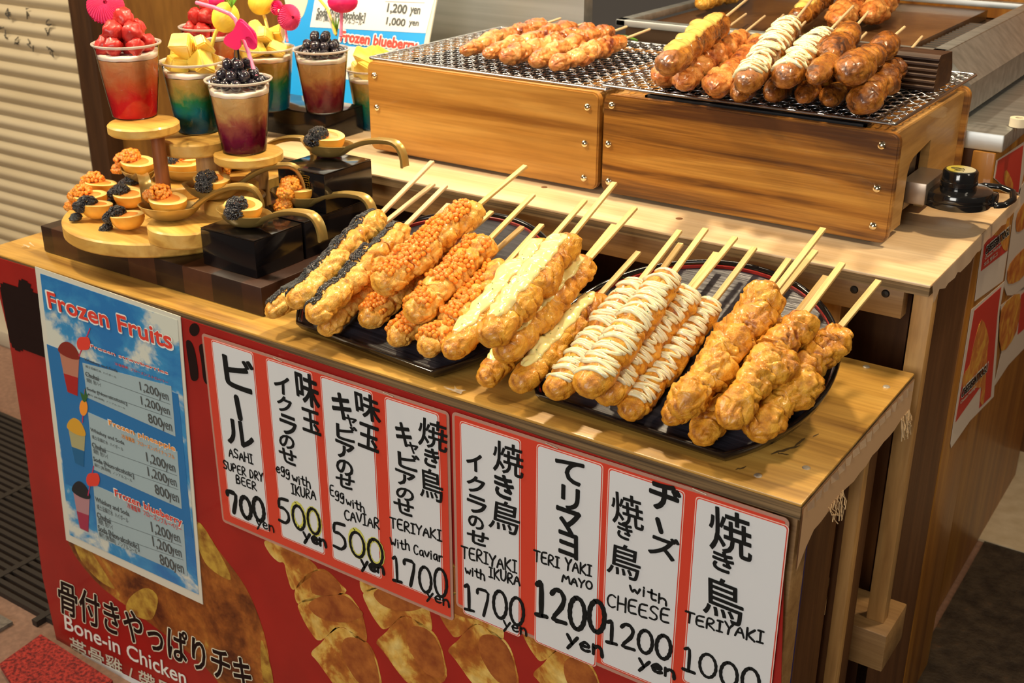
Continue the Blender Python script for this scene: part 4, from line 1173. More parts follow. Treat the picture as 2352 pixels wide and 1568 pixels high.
# ---------- blue frozen fruit menu
def b_sky(nt, bs):
    v = coords(nt, (1, 1, 1.3)); n = noise_tex(nt, v, 9, 5, .6, .3)
    nt.links.new(ramp(nt, n, [(.40, (.012, .17, .46)), (.52, (.035, .27, .55)), (.60, (.62, .66, .58))]), bs.inputs['Base Color']); S(bs, rough=.4, coat=.35)
SKYP = mat('sky_print', b_sky)
BLUEP = plain('menu_blue', (.010, .16, .42), .4, coat=.3)
PANEL = plain('menu_panel', (.34, .46, .50), .4, coat=.3)
POST = plain('menu_paper', (.66, .66, .56), .4, coat=.3)




pm = flat_poly([(80, 612), (414, 727), (466, 1388), (152, 1240)], .002, 'menu_poster', POST, None, .001)
tag(pm, 'blue sky frozen fruits menu poster taped to the left of the counter front', 'poster')
flat_poly([(92, 628), (407, 735), (456, 1365), (160, 1228)], .0026, 'sky_print', SKYP, pm)
flat_poly([(107, 790), (409, 905), (442, 1235), (150, 1110)], .0029, 'blue_field', BLUEP, pm)
WHB = plain('menu_cloud', (.60, .62, .55), .45)
zz = lambda x, y: (60 + x / 1.936, 590 + y / 1.936)
def zpoly(L, d, name, m, par): return flat_poly([zz(*p) for p in L], d, name, m, par)
for (c, L) in ((PANEL, [(250, 470), (645, 575), (664, 798), (272, 625)]), (PANEL, [(275, 690), (672, 865), (692, 1120), (300, 945)]), (PANEL, [(298, 1010), (700, 1190), (716, 1420), (320, 1245)])):
    zpoly(L, .0032, 'price_panel', c, pm)
m = MB(); fit_text(m, 'Frozen Fruits', zz(100, 228), zz(644, 332), .0034, .055); m.build('lettering', WHITE, pm, smooth=0)
m = MB(); fit_text(m, 'Frozen Fruits', zz(104, 226), zz(640, 334), .0037, .026); m.build('lettering', REDTXT, pm, smooth=0)
for s, bl, tr, c in (('Frozen strawberries', (288, 400), (628, 510), REDTXT), ('Frozen pineapple', (370, 752), (660, 842), ORGTXT), ('Frozen blueberry', (398, 1072), (690, 1164), REDTXT)):
    m = MB(); fit_text(m, s, zz(bl[0] - 2, bl[1] + 2), zz(tr[0] + 2, tr[1] - 2), .0034, .055); m.build('lettering', WHITE, pm, smooth=0)
    m = MB(); fit_text(m, s, zz(*bl), zz(*tr), .0037, .024); m.build('lettering', c, pm, smooth=0)
mk, mr, mo, ml = MB(), MB(), MB(), MB()
fit_text(mr, '冷凍草莓  フローズンストロベリー', zz(395, 480), zz(630, 552), .0036, .004)
fit_text(mo, '冷凍鳳梨  フローズンパイナップル', zz(425, 805), zz(658, 880), .0036, .004)
fit_text(mr, '冷凍藍莓  フローズンブルーベリー', zz(450, 1115), zz(688, 1198), .0036, .004)
for k, (dx, dy) in enumerate(((0, 0), (30, 317), (52, 630))):
    T = lambda s, a, b, off=.01: fit_text(mk, s, zz(a[0] + dx, a[1] + dy), zz(b[0] + dx, b[1] + dy), .0036, off)
    T('Whiskey and Soda', (258, 462), (404, 502)); T('威士忌蘇打水  ハイボール', (264, 490), (400, 530), .0)
    T('Chuhai', (265, 530), (320, 530)); T('燒酎  酎ハイ', (270, 555), (332, 560), .0)
    T('Soda [Non-alcoholic]', (271, 595), (446, 645)); T('蘇打 [無酒精]  ノンアルコール', (275, 615), (440, 670), .0)
    for q, (a_, b_, pr) in enumerate((((508, 598), (586, 585), '1,200'), ((514, 662), (592, 650), '1,200'), ((545, 735), (602, 718), '800'))):
        T(pr, a_, b_, .012)
        T('yen', (a_[0] + (84 if pr != '800' else 62), a_[1] + 38), (b_[0] + 44, b_[1] + 28), .004)
    for q in (0, 1):
        a_ = F(*zz(262 + dx + 6 * q, 520 + dy + 64 * q), .0035); b_ = F(*zz(640 + dx + 6 * q, 655 + dy + 62 * q), .0035)
        ribbon(ml, [a_, b_], .0006)
mk.build('lettering', GREYTXT, pm, smooth=0); mr.build('lettering', REDTXT, pm, smooth=0); mo.build('lettering', ORGTXT, pm, smooth=0); ml.build('rule_line', GREYTXT, pm, smooth=0)


def printed_cup(par, x, y, w_, h, top, mid, low, cx2=0):
    """small printed picture of a drink: cup body in two tones and a heap of fruit"""
    zpoly([(x, y), (x + w_, y + 40), (x + w_ * .95, y + h * .55 + 20), (x + w_ * .22, y + h * .55)], .0034, 'cup_print', mid, par)
    zpoly([(x + w_ * .22, y + h * .55), (x + w_ * .95, y + h * .55 + 20), (x + w_ * .92, y + h + 18), (x + w_ * .42, y + h)], .0034, 'cup_print', low, par)
    flat_poly(smooth_poly([zz(*p) for p in ((x - 4, y + 4), (x + 6, y - 28), (x + w_ * .4, y - 38), (x + w_ * .8, y - 12), (x + w_ + 2, y + 38), (x + w_ * .5, y + 34))]), .0036, 'fruit_print', top, par)
pc = lambda n, c: plain(n, c, .45)
printed_cup(pm, 147, 415, 88, 185, pc('p_straw', (.22, .02, .012)), pc('p_pink', (.46, .19, .12)), pc('p_red', (.38, .015, .015)))
printed_cup(pm, 186, 755, 76, 160, pc('p_pine', (.64, .34, .03)), pc('p_amber', (.38, .36, .18)), pc('p_sea', (.01, .12, .28)))
printed_cup(pm, 208, 1035, 74, 170, pc('p_berry', (.012, .014, .02)), pc('p_pink2', (.42, .22, .24)), pc('p_plum', (.34, .03, .07)))
for (x, y, c) in ((255, 385, REDTXT), (255, 670, ORGTXT), (297, 990, REDTXT)):
    flat_poly(smooth_poly([zz(x + 30 * cos(k * pi / 4), y + 36 * sin(k * pi / 4) * (1 if k % 2 else .8)) for k in range(8)], 3) if c is REDTXT else smooth_poly([zz(x + 18 * cos(k * pi / 4), y + 36 * sin(k * pi / 4)) for k in range(8)], 3), .0038, 'ornament_print', c, pm)
ms = MB()
for (a_, b_) in (((235, 440), (284, 318)), ((250, 735), (262, 590)), ((275, 1060), (300, 930))):
    ribbon(ms, [F(*zz(*a_), .0037), F(*zz(*b_), .0037)], .0022)
ms.build('straw_print', pc('p_straw2', (.50, .03, .10)), pm, smooth=0)
flat_poly(smooth_poly([zz(252, 640), zz(240, 600), zz(258, 615), zz(262, 580), zz(268, 615), zz(276, 605), zz(266, 642)], 2), .0039, 'leaf_print', pc('p_leaf', (.03, .12, .03)), pm)
# ------------------------------------------------------------------ brown board, round wooden boards, lacquer boxes
def b_block(nt, bs):
    v = coords(nt, (1, 1, 1)); sep = N(nt, 'ShaderNodeSeparateXYZ'); nt.links.new(v, sep.inputs[0])
    mu = N(nt, 'ShaderNodeMath', operation='MULTIPLY'); nt.links.new(sep.outputs[0], mu.inputs[0]); mu.inputs[1].default_value = 17
    fl_ = N(nt, 'ShaderNodeMath', operation='FLOOR'); nt.links.new(mu.outputs[0], fl_.inputs[0])
    wn = N(nt, 'ShaderNodeTexWhiteNoise', noise_dimensions='1D'); nt.links.new(fl_.outputs[0], wn.inputs['W'])
    st_ = ramp(nt, wn.outputs['Value'], [(.1, (.022, .008, .004)), (.55, (.050, .016, .007)), (.9, (.078, .026, .010))])
    n = noise_tex(nt, coords(nt, (60, 6, 60)), 1, 3)
    nt.links.new(mix(nt, .4, st_, ramp(nt, n, [(.35, (.5, .5, .5)), (.65, (1, 1, 1))]), 'MULTIPLY'), bs.inputs['Base Color']); S(bs, rough=.42, coat=.15)
BUTCHER = mat('walnut_block', b_block)
ZB = .793
bd = MB().box((-1.262, .047, ZC + .0005), (-.786, .375, ZB), .002).build('serving_board', BUTCHER)
tag(bd, 'dark brown wooden block board under the eggs and lacquer boxes', 'board')


def b_disc(nt, bs):
    v = coords(nt, (3, 26, 26)); n = noise_tex(nt, v, 1, 4, .55, .7)
    v2 = coords(nt, (3, 90, 60), (0, .5, 0)); n2 = noise_tex(nt, v2, 1, 2)
    c = ramp(nt, n, [(.3, (.44, .21, .035)), (.5, (.68, .39, .08)), (.7, (.78, .51, .14))])
    nt.links.new(mix(nt, .4, c, ramp(nt, n2, [(.38, (.55, .42, .28)), (.55, (1, 1, 1))]), 'MULTIPLY'), bs.inputs['Base Color']); S(bs, rough=.45, coat=.15)
DISC = mat('round_pine', b_disc)
PEG = wood('red_peg', (.22, .07, .02), (.32, .11, .03), (.40, .16, .05), (30, 30, 3), .45)


def disc(label, c, r, z1, z2, post=None, post_mat=None, post_r=.011):
    t = thing('round_board', label, 'wooden board', (c[0], c[1], z1), (0, 0, rnd.uniform(-.4, .4)), 'round wooden boards')
    b_ = .0025
    MB().lathe([(r - b_, 0), (r, b_), (r, z2 - z1 - b_), (r - b_, z2 - z1)], 64).build('board', DISC, t, smooth=40)
    if post is not None:
        x, y, zz_ = post
        t.rotation_euler = (0, 0, 0)
        MB().lathe([(post_r, zz_ - z1), (post_r * .9, -.0004)], 20, Matrix.Translation((x - c[0], y - c[1], 0))).build('peg', post_mat or PEG, t, smooth=40)
    return t


BIGC = (-1.098, .163)
disc('largest round pine board, lying on the brown block under six egg halves', BIGC, .157, ZB + .0005, .8155)
disc('thick round pine board under the front salmon roe spoon', (-.972, .094), .0585, .816, .840)
disc('round pine board under the middle caviar spoon', (-.962, .146 + .03), .046, .816, .862)
disc('round pine board under the upper salmon roe spoon', (-1.012, .243), .066, .853, .8755, (-1.01, .25, .816), PINE)
pS = at(329, 280, Z, .975); pp = at(352, 335, Z, .958)
disc('round pine board on a red peg carrying the strawberry drink', (pS.x, pS.y), .0500, .9605, .975, (pS.x + .012, pS.y + .012, .816))
pP = at(437, 322, Z, .94)
disc('round pine board carrying the front pineapple drink', (pP.x - .012, pP.y + .02), .052, .919, .9395, (pP.x, pP.y + .03, .816), PINE, .02)
pB = at(562, 350, Z, .927)
disc('round pine board under the front blueberry drink', (pB.x - .003, pB.y + .010), .050, .912, .9265, (pB.x - .02, pB.y + .045, .816), PINE, .014)
disc('small round pine board at the back under the rear salmon roe spoons', (-1.17, .235), .06, .816, .838)


def lbox(label, a, b):
    t = thing('lacquer_box', label, 'box', ((a[0] + b[0]) / 2, (a[1] + b[1]) / 2, a[2]), group='black lacquer boxes')
    h = Vector(((b[0] - a[0]) / 2, (b[1] - a[1]) / 2, 0)); zt_ = b[2] - a[2]
    MB().box(-h, (h.x, h.y, zt_ * .97), .0012).build('box', LACQ, t)
    MB().box((-h.x, -h.y, zt_ * .97), (h.x, h.y, zt_), .001).build('lid', LACQ, t)
    return t
lbox('black lacquer box nearest the front edge, under a caviar egg spoon', (-.919, .068, ZB + .0005), (-.814, .161, .848))
lbox('black lacquer box behind the front one, under a salmon roe egg spoon', (-.915, .166, ZB + .0005), (-.814, .316, .848))
ub = lbox('upper black lacquer box with a small gold character, topmost of the stack', (-.905, .212, .8485), (-.814, .316, .907))
m = MB(); r9 = random.Random(4)
vs, fs = text_mesh('福', 1); cx = sum(v.x for v in vs) / len(vs); cy = sum(v.y for v in vs) / len(vs)
for k in range(5): m.add([(.024 * (v.x - cx) + .006 + .0006 * cos(k), -.0532, .024 * (v.y - cy) + .041 + .0006 * sin(k * 1.3)) for v in vs], fs)
m.build('gold_character', plain('gold_print', (.62, .42, .05), .35, metal=.4), ub, smooth=0)
lbox('black lacquer box at the back under the pineapple and blueberry drinks', (-1.215, .470, ZS + .0005), (-1.045, .565, .913))

# ------------------------------------------------------------------ egg halves
def b_egg(nt, bs):
    v = coords(nt); n = noise_tex(nt, v, 60, 3)
    nt.links.new(ramp(nt, n, [(.3, (.84, .36, .035)), (.7, (.92, .48, .07))]), bs.inputs['Base Color']); S(bs, rough=.3, coat=.35, sss=.2)
    bs.inputs['Subsurface Radius'].default_value = (.006, .003, .001)
EGG = mat('soy_egg', b_egg)
EGGIN = plain('egg_white_cut', (.94, .62, .20), .3, coat=.3, sss=.2)
YOLK = plain('egg_yolk', (.88, .30, .06), .25, coat=.5, sss=.2)


def egg_half(label, loc, yaw, top, seed, spill=0, tilt=(0, 0), side=-1.0, sc=1.0):
    """cut face up; topping heap leans over the side at angle `side` (radians, world-ish)"""
    t = thing('egg_half', label, 'egg', loc, (tilt[0], tilt[1], yaw), 'halved soy eggs'); t.scale = (sc,) * 3
    n, k = 36, 9; a, b, h = .0285, .0228, .0260
    rx = lambda th: (a * (1 + .10 * cos(th)), b)
    vs = [(0, 0, 0)]; fs = []
    for i in range(1, k + 1):
        ph = pi / 2 * i / k
        for j in range(n):
            th = 2 * pi * j / n; A_, B_ = rx(th); f = sin(ph) * (1 if ph < 1.5 else 1)
            vs.append((A_ * f * cos(th), B_ * f * sin(th), h - h * max(0, cos(ph)) ** .85))
    vs[0] = (0, 0, 0)
    for j in range(n): fs.append((0, 1 + (j + 1) % n, 1 + j))
    for i in range(k - 1):
        for j in range(n): fs.append((1 + i * n + j, 1 + i * n + (j + 1) % n, 1 + (i + 1) * n + (j + 1) % n, 1 + (i + 1) * n + j))
    MB().add(vs, fs).build('egg_white', EGG, t, smooth=60)
    ring = lambda f, z: [(rx(2 * pi * j / n)[0] * f * cos(2 * pi * j / n), rx(2 * pi * j / n)[1] * f * sin(2 * pi * j / n), z) for j in range(n)]
    L = ring(1, h) + ring(.97, h + .0006) + ring(.68, h + .0002) + ring(.62, h - .0012)
    MB().add(L, [(q * n + j, q * n + (j + 1) % n, (q + 1) * n + (j + 1) % n, (q + 1) * n + j) for q in range(3) for j in range(n)]).build('cut_face', EGGIN, t, smooth=60)
    m = MB(); yk = [(0, 0, h + .0015)] + sum([ring(.66 * q / 3, h + .0015 - .0015 * (q / 3) ** 2) for q in (1, 2, 3)], [])
    m.add(yk, [(0, 1 + j, 1 + (j + 1) % n) for j in range(n)] + [(1 + q * n + j, 1 + (q + 1) * n + j, 1 + (q + 1) * n + (j + 1) % n, 1 + q * n + (j + 1) % n) for q in (0, 1) for j in range(n)])
    m.build('yolk', YOLK, t, smooth=60)
    rg = random.Random(seed); cs = []; ca, sa = cos(side), sin(side)
    edge = 1 / sqrt((ca / a) ** 2 + (sa / b) ** 2)
    if top == 'caviar':
        r, cnt = .00138, 620
        blob = [((ca * edge * .50, sa * edge * .50, h + .003), .0150, 1.4), ((ca * edge * .90, sa * edge * .90, h - .004), .0135, 1.2)]
        if spill: blob += [((ca * edge * 1.25, sa * edge * 1.25, .006), .0085, .7), ((ca * edge * 1.4, sa * edge * 1.4, .0025), .0095 * spill, .8)]
    else:
        r, cnt = .0030, 175
        blob = [((ca * edge * .45, sa * edge * .45, h + .005), .0150, 1.2), ((ca * edge * 1.0, sa * edge * 1.0, h - .003), .0125, 1)]
        if spill: blob += [((ca * edge * 1.25, sa * edge * 1.25, .009), .0105, .8), ((ca * edge * 1.45, sa * edge * 1.45, .004), .0115 * spill, .9)]
    for (c, R, w_) in blob:
        for _ in range(int(cnt * w_)):
            d = Vector((rg.gauss(0, 1), rg.gauss(0, 1), rg.gauss(0, 1))).normalized()
            q = Vector(c) + Vector((d.x, d.y, d.z * .72)) * R * (1 + .16 * noise.noise(d * 2.2 + Vector((seed, 0, 0)))) * (rg.uniform(.86, 1) if rg.random() < .9 else .7)
            if q.z < r * .8: q.z = r * .8
            inside = (q.x / (a * .96)) ** 2 + (q.y / (b * .96)) ** 2
            if q.z < h + r * .5 and inside < (max(0, q.z) / h) ** .7: continue
            cs.append(q)
    roe_part('caviar' if top == 'caviar' else 'salmon_roe', spheres(cs, r, 1 if top == 'caviar' else 2, rg), CAVIAR if top == 'caviar' else ROE, t)
    return t


# ------------------------------------------------------------------ gold soup spoons
GOLD = plain('gold_lacquer', (.44, .30, .09), .34, metal=.55, coat=.3)


def spoon(label, loc, yaw, lift=.022, length=.135, hook=1.0):
    """bowl centred at loc, handle along +x of the spoon, rising by lift and hooking down"""
    t = thing('soup_spoon', label, 'spoon', loc, (0, 0, yaw), 'gold soup spoons')
    m = MB(); n, k = 30, 7; vs = []; fs = []
    A_, B_, h = .043, .0280, .0215
    def shell(dz, sh_):
        o = [(0, 0, dz)]
        for i in range(1, k + 1):
            f = i / k
            for j in range(n):
                th = 2 * pi * j / n; ex = 1 + .10 * max(0, cos(th)) ** 4
                o.append((A_ * (f ** .8) * cos(th) * sh_ * ex, B_ * (f ** .8) * sin(th) * sh_, dz + h * f ** 2.4 * (1 + .12 * max(0, -cos(th)) * f)))
        return o
    out = shell(0, 1); inn = shell(.0022, .965)
    inn = [(x, y, z + (0 if i < len(inn) - n else -.0022 + .0004)) for i, (x, y, z) in enumerate(inn)]
    def faces(o, flip):
        F_ = [(o, o + 1 + j, o + 1 + (j + 1) % n) for j in range(n)] + [(o + 1 + i * n + j, o + 1 + (i + 1) * n + j, o + 1 + (i + 1) * n + (j + 1) % n, o + 1 + i * n + (j + 1) % n) for i in range(k - 1) for j in range(n)]
        return [f[::-1] for f in F_] if flip else F_
    m.add(out + inn, faces(0, False) + faces(len(out), True) + [(1 + (k - 1) * n + j, 1 + (k - 1) * n + (j + 1) % n, len(out) + 1 + (k - 1) * n + (j + 1) % n, len(out) + 1 + (k - 1) * n + j) for j in range(n)])
    m.build('bowl', GOLD, t, smooth=50)
    L = length - .04; P = []; Wd = []
    for i in range(22):
        f = i / 21
        x = .030 + L * min(1, f / .80) if f < .8 else .030 + L + .010 * sin((f - .8) / .2 * pi * .5)
        z = .010 + lift * (1 - (1 - min(1, f / .62)) ** 2) if f < .68 else .010 + lift - ((f - .68) / .32) ** 2 * .036 * hook
        z += .004; P.append((x, z)); Wd.append(.0140 - .0055 * min(1, f / .3) + .0012 * max(0, f - .6))
    m = MB(); vs = []
    for i, (x, z) in enumerate(P):
        a_ = P[max(i - 1, 0)]; b_ = P[min(i + 1, 21)]; tx, tz = b_[0] - a_[0], b_[1] - a_[1]; l_ = sqrt(tx * tx + tz * tz); nx_, nz_ = -tz / l_, tx / l_
        w_ = Wd[i]; th = .0052
        for (u_, v_) in ((-1, .35), (-.6, .0), (0, -.25), (.6, 0), (1, .35), (.9, -.5), (.5, -1), (0, -1.2), (-.5, -1), (-.9, -.5)):
            vs.append((x + nx_ * v_ * th, u_ * w_, z + nz_ * v_ * th))
    q = 10
    m.add(vs, [(i * q + j, (i + 1) * q + j, (i + 1) * q + (j + 1) % q, i * q + (j + 1) % q) for i in range(21) for j in range(q)] + [tuple(range(q)), tuple(21 * q + j for j in range(q))[::-1]])
    m.build('handle', GOLD, t, smooth=50)
    return t


D = radians


def spoon_egg(px, z, yaw, slabel, elabel, top, seed, lift=.022, spill=0, side=-1.2, eyaw=None, sc=1.0, hook=1, off=(0, 0)):
    p = at(px[0], px[1], Z, z)
    spoon(slabel, (p.x, p.y, z + .0006), yaw, lift, hook=hook)
    ey = yaw + .15 if eyaw is None else eyaw
    ph = D(-56) - ey; al = .13
    egg_half(elabel, (p.x + off[0], p.y + off[1], z + .0085), ey, top, seed, spill, (-al * sin(ph), al * cos(ph)), side - ey, sc)


spoon_egg((390, 506), .840, D(35), 'gold spoon at the front of the round boards, handle rising to the back', 'egg half with salmon roe in the front gold spoon of the round boards', 'roe', 11, .037, 0, D(-178), D(14))
spoon_egg((562, 520), .848, D(6), 'gold spoon with hooked handle on the front black box', 'egg half with a caviar heap, on the front black box', 'caviar', 12, .022, 0, D(-78), D(5))
spoon_egg((490, 458), .862, D(35), 'gold spoon with caviar egg in the middle, its handle crossing the pine board edge', 'egg half with caviar in the middle gold spoon', 'caviar', 13, .037, 0, D(-68), D(8))
spoon_egg((528, 388), .8755, D(30), 'gold spoon on the upper pine board before the blueberry drink', 'egg half with spilling salmon roe before the blueberry drink', 'roe', 14, .037, .9, D(-60), D(12))
spoon_egg((684, 476), .848, D(6), 'gold spoon with hooked handle on the second black box', 'egg half with salmon roe spilling down, on the second black box', 'roe', 15, .020, 1.0, D(-85), D(5))
spoon_egg((752, 360), .907, D(8), 'gold spoon with hooked handle on the topmost black box', 'egg half with caviar on the topmost black box', 'caviar', 16, .022, 0, D(-112), D(5))
spoon_egg((322, 416), .838, D(-35), 'shaded gold spoon at the back left, handle end toward the front', 'egg half under a big salmon roe heap in the back left spoon', 'roe', 17, .020, .9, D(-170), D(10))
spoon_egg((432, 402), .838, D(60), 'dark gold spoon behind the middle caviar eggs', 'egg half deep in a shaded spoon, covered with dark salmon roe', 'roe', 18, .02, .0, D(-90), D(10))
p = at(436, 444, Z, .8165)
egg_half('egg half with caviar between the middle spoon and the spoon handle end', (p.x - .012, p.y - .002, .8395), D(10), 'caviar', 19, .5, (0, 0), D(-170))
spoon('plain gold spoon under the caviar egg behind the middle spoon', (p.x - .004, p.y, .8366), D(35), .012)
disc('small round pine board under the rear caviar egg spoon', (p.x - .01, p.y + .012), .038, .816, .8362)
for (px, lab, top, sd, sp, side, yaw) in (
        ((296, 527), 'egg half with spilled caviar at the front of the largest round board', 'caviar', 21, 1.0, D(-150), D(20)),
        ((222, 502), 'egg half with caviar running down its front, near the left rim of the round board', 'caviar', 22, .8, D(-120), D(10)),
        ((214, 480), 'egg half with much spilled salmon roe at the left rim of the round board', 'roe', 23, 1.1, D(-165), D(15)),
        ((232, 452), 'egg half with salmon roe behind the leftmost ones on the round board', 'roe', 24, .5, D(-175), D(15)),
        ((300, 476), 'egg half with caviar in the middle of the round board', 'caviar', 25, .5, D(-165), D(12)),
        ((322, 456), 'egg half with caviar at the back of the six on the round board', 'caviar', 26, .3, D(-160), D(10))):
    p = at(px[0], px[1], Z, .8165)
    egg_half(lab, (p.x, p.y, .8161), yaw, top, sd, sp, (rnd.uniform(-.1, .1), rnd.uniform(-.1, .1)), side - yaw, .92)
# ------------------------------------------------------------------ frozen fruit drinks
def b_cup(nt, bs):
    tr = N(nt, 'ShaderNodeBsdfTransparent'); gl = N(nt, 'ShaderNodeBsdfGlossy'); gl.inputs['Roughness'].default_value = .06
    tr.inputs[0].default_value = (.96, .95, .93, 1); lw = N(nt, 'ShaderNodeLayerWeight', Blend=.22); mx = N(nt, 'ShaderNodeMixShader')
    nt.links.new(lw.outputs['Fresnel'], mx.inputs[0]); nt.links.new(tr.outputs[0], mx.inputs[1]); nt.links.new(gl.outputs[0], mx.inputs[2])
    nt.links.new(mx.outputs[0], nt.nodes['Material Output'].inputs['Surface'])
CUP = mat('clear_cup', b_cup)
RIMP = plain('cup_rim', (.80, .72, .66), .08, alpha=.62, coat=.6)
FOAM = plain('foam', (.86, .74, .66), .6, sss=.3)
ICE = plain('ice', (.85, .70, .50), .12, alpha=.45, coat=.7)


def drink(name, stops):
    def b(nt, bs):
        v = coords(nt); sep = N(nt, 'ShaderNodeSeparateXYZ'); nt.links.new(v, sep.inputs[0])
        n = noise_tex(nt, v, 34, 3, .6, .8)
        a_ = N(nt, 'ShaderNodeMath', operation='MULTIPLY_ADD'); nt.links.new(n, a_.inputs[0]); a_.inputs[1].default_value = .046
        nt.links.new(sep.outputs[2], a_.inputs[2])
        m2 = N(nt, 'ShaderNodeMath', operation='MULTIPLY'); nt.links.new(a_.outputs[0], m2.inputs[0]); m2.inputs[1].default_value = 7.8
        c = ramp(nt, m2.outputs[0], stops); nt.links.new(c, bs.inputs['Base Color'])
        S(bs, rough=.15, trans=.16, ior=1.15, coat=.3, sss=.5); bs.inputs['Subsurface Radius'].default_value = (.02, .014, .01)
        bump(nt, bs, noise_tex(nt, v, 60, 3, .55, .5), .7, .006)
    return mat(name, b)
AMB = (.86, .52, .19); AMB2 = (.92, .66, .32)
D_STRAW = drink('strawberry_drink', [(.22, (.72, .008, .02)), (.40, (.80, .03, .03)), (.58, (.86, .22, .07)), (.85, (.90, .46, .20))])
D_PINE = drink('pineapple_drink', [(.24, (.0, .13, .30)), (.40, (.01, .24, .30)), (.55, (.03, .32, .12)), (.70, (.62, .46, .10)), (.9, AMB)])
D_BLUE = drink('blueberry_drink', [(.22, (.10, .004, .02)), (.38, (.26, .012, .06)), (.52, (.55, .16, .10)), (.66, AMB), (.95, AMB2)])
BERRY = mat('blueberry_skin', lambda nt, bs: (nt.links.new(ramp(nt, noise_tex(nt, coords(nt), 120, 3), [(.35, (.010, .009, .014)), (.7, (.045, .036, .05))]), bs.inputs['Base Color']), S(bs, rough=.2, coat=.5))[0])


def b_sb(nt, bs):
    v = coords(nt); n = noise_tex(nt, v, 55, 4, .6)
    nt.links.new(ramp(nt, n, [(.3, (.36, .008, .009)), (.6, (.54, .026, .020)), (.8, (.70, .13, .085))]), bs.inputs['Base Color']); S(bs, rough=.42, sss=.15, coat=.15)
    vo = N(nt, 'ShaderNodeTexVoronoi'); vo.inputs['Scale'].default_value = 260; nt.links.new(v, vo.inputs['Vector']); bump(nt, bs, vo.outputs[0], .4, .001)
STRAWB = mat('frozen_strawberry', b_sb)


def b_pi(nt, bs):
    v = coords(nt, (30, 30, 120)); n = noise_tex(nt, v, 1, 4, .6)
    nt.links.new(ramp(nt, n, [(.3, (.90, .56, .05)), (.55, (.95, .70, .12)), (.8, (.96, .82, .34))]), bs.inputs['Base Color']); S(bs, rough=.38, sss=.25, coat=.2)
    bump(nt, bs, n, .3, .0015)
PINEA = mat('frozen_pineapple', b_pi)
CH, CRB, CRT = .103, .0315, .0450


def cup(label, base, liquid, seed, flutes=False):
    t = thing('drink_cup', label, 'drink', base, group='frozen fruit drinks')
    rad = lambda z: CRB + (CRT - CRB) * (z / CH) ** .9
    n = 48; m = MB(); vs = []; zs = [0, .0015, .006, .02, .035, .05, .065, .08, .095, CH]
    for z in zs:
        for j in range(n):
            r = rad(z) - (.0012 if z == 0 else 0)
            if flutes and .004 < z < .07: r -= .0010 * (1 if j % 6 < 2 else 0)
            vs.append((r * cos(2 * pi * j / n), r * sin(2 * pi * j / n), z))
    m.add(vs, [(i * n + j, i * n + (j + 1) % n, (i + 1) * n + (j + 1) % n, (i + 1) * n + j) for i in range(len(zs) - 1) for j in range(n)] + [tuple(range(n))[::-1]])
    w_ = m.build('cup_wall', CUP, t, smooth=60)
    MB().lathe([(CRT - .0004, CH - .002), (CRT + .0022, CH - .0012), (CRT + .0036, CH + .0002), (CRT + .0034, CH + .0016), (CRT + .0014, CH + .0022), (CRT - .0006, CH + .0008)], 56, closed=True).build('cup_rim', RIMP, t, smooth=60)
    prof = [(0, .0012)] + [(rad(z) - .0011 - (.0010 if flutes else 0), z + .0012 * (z == 0)) for z in (0, .005, .02, .04, .06, .078, .0835)] + [(0, .0838)]
    MB().lathe(prof, 48).build('liquid', liquid, t, smooth=50)
    rg = random.Random(seed); m = MB()
    nf = 56; pf = [(rad(.0845) - .0014, .0842), (rad(.087) - .0013, .0870), (rad(.0895) - .0016, .0897), (rad(.0905) - .005, .0908), (.02, .0893), (.001, .0893)]
    m.add([(r_ * cos(2 * pi * j / nf), r_ * sin(2 * pi * j / nf), z_ + (.0016 * noise.noise(Vector((cos(2 * pi * j / nf) * 2.4, sin(2 * pi * j / nf) * 2.4, seed))) if i_ < 4 else 0)) for i_, (r_, z_) in enumerate(pf) for j in range(nf)],
          [(i_ * nf + j, i_ * nf + (j + 1) % nf, (i_ + 1) * nf + (j + 1) % nf, (i_ + 1) * nf + j) for i_ in range(len(pf) - 1) for j in range(nf)])
    m.build('foam', FOAM, t, smooth=180)
    return t, rad


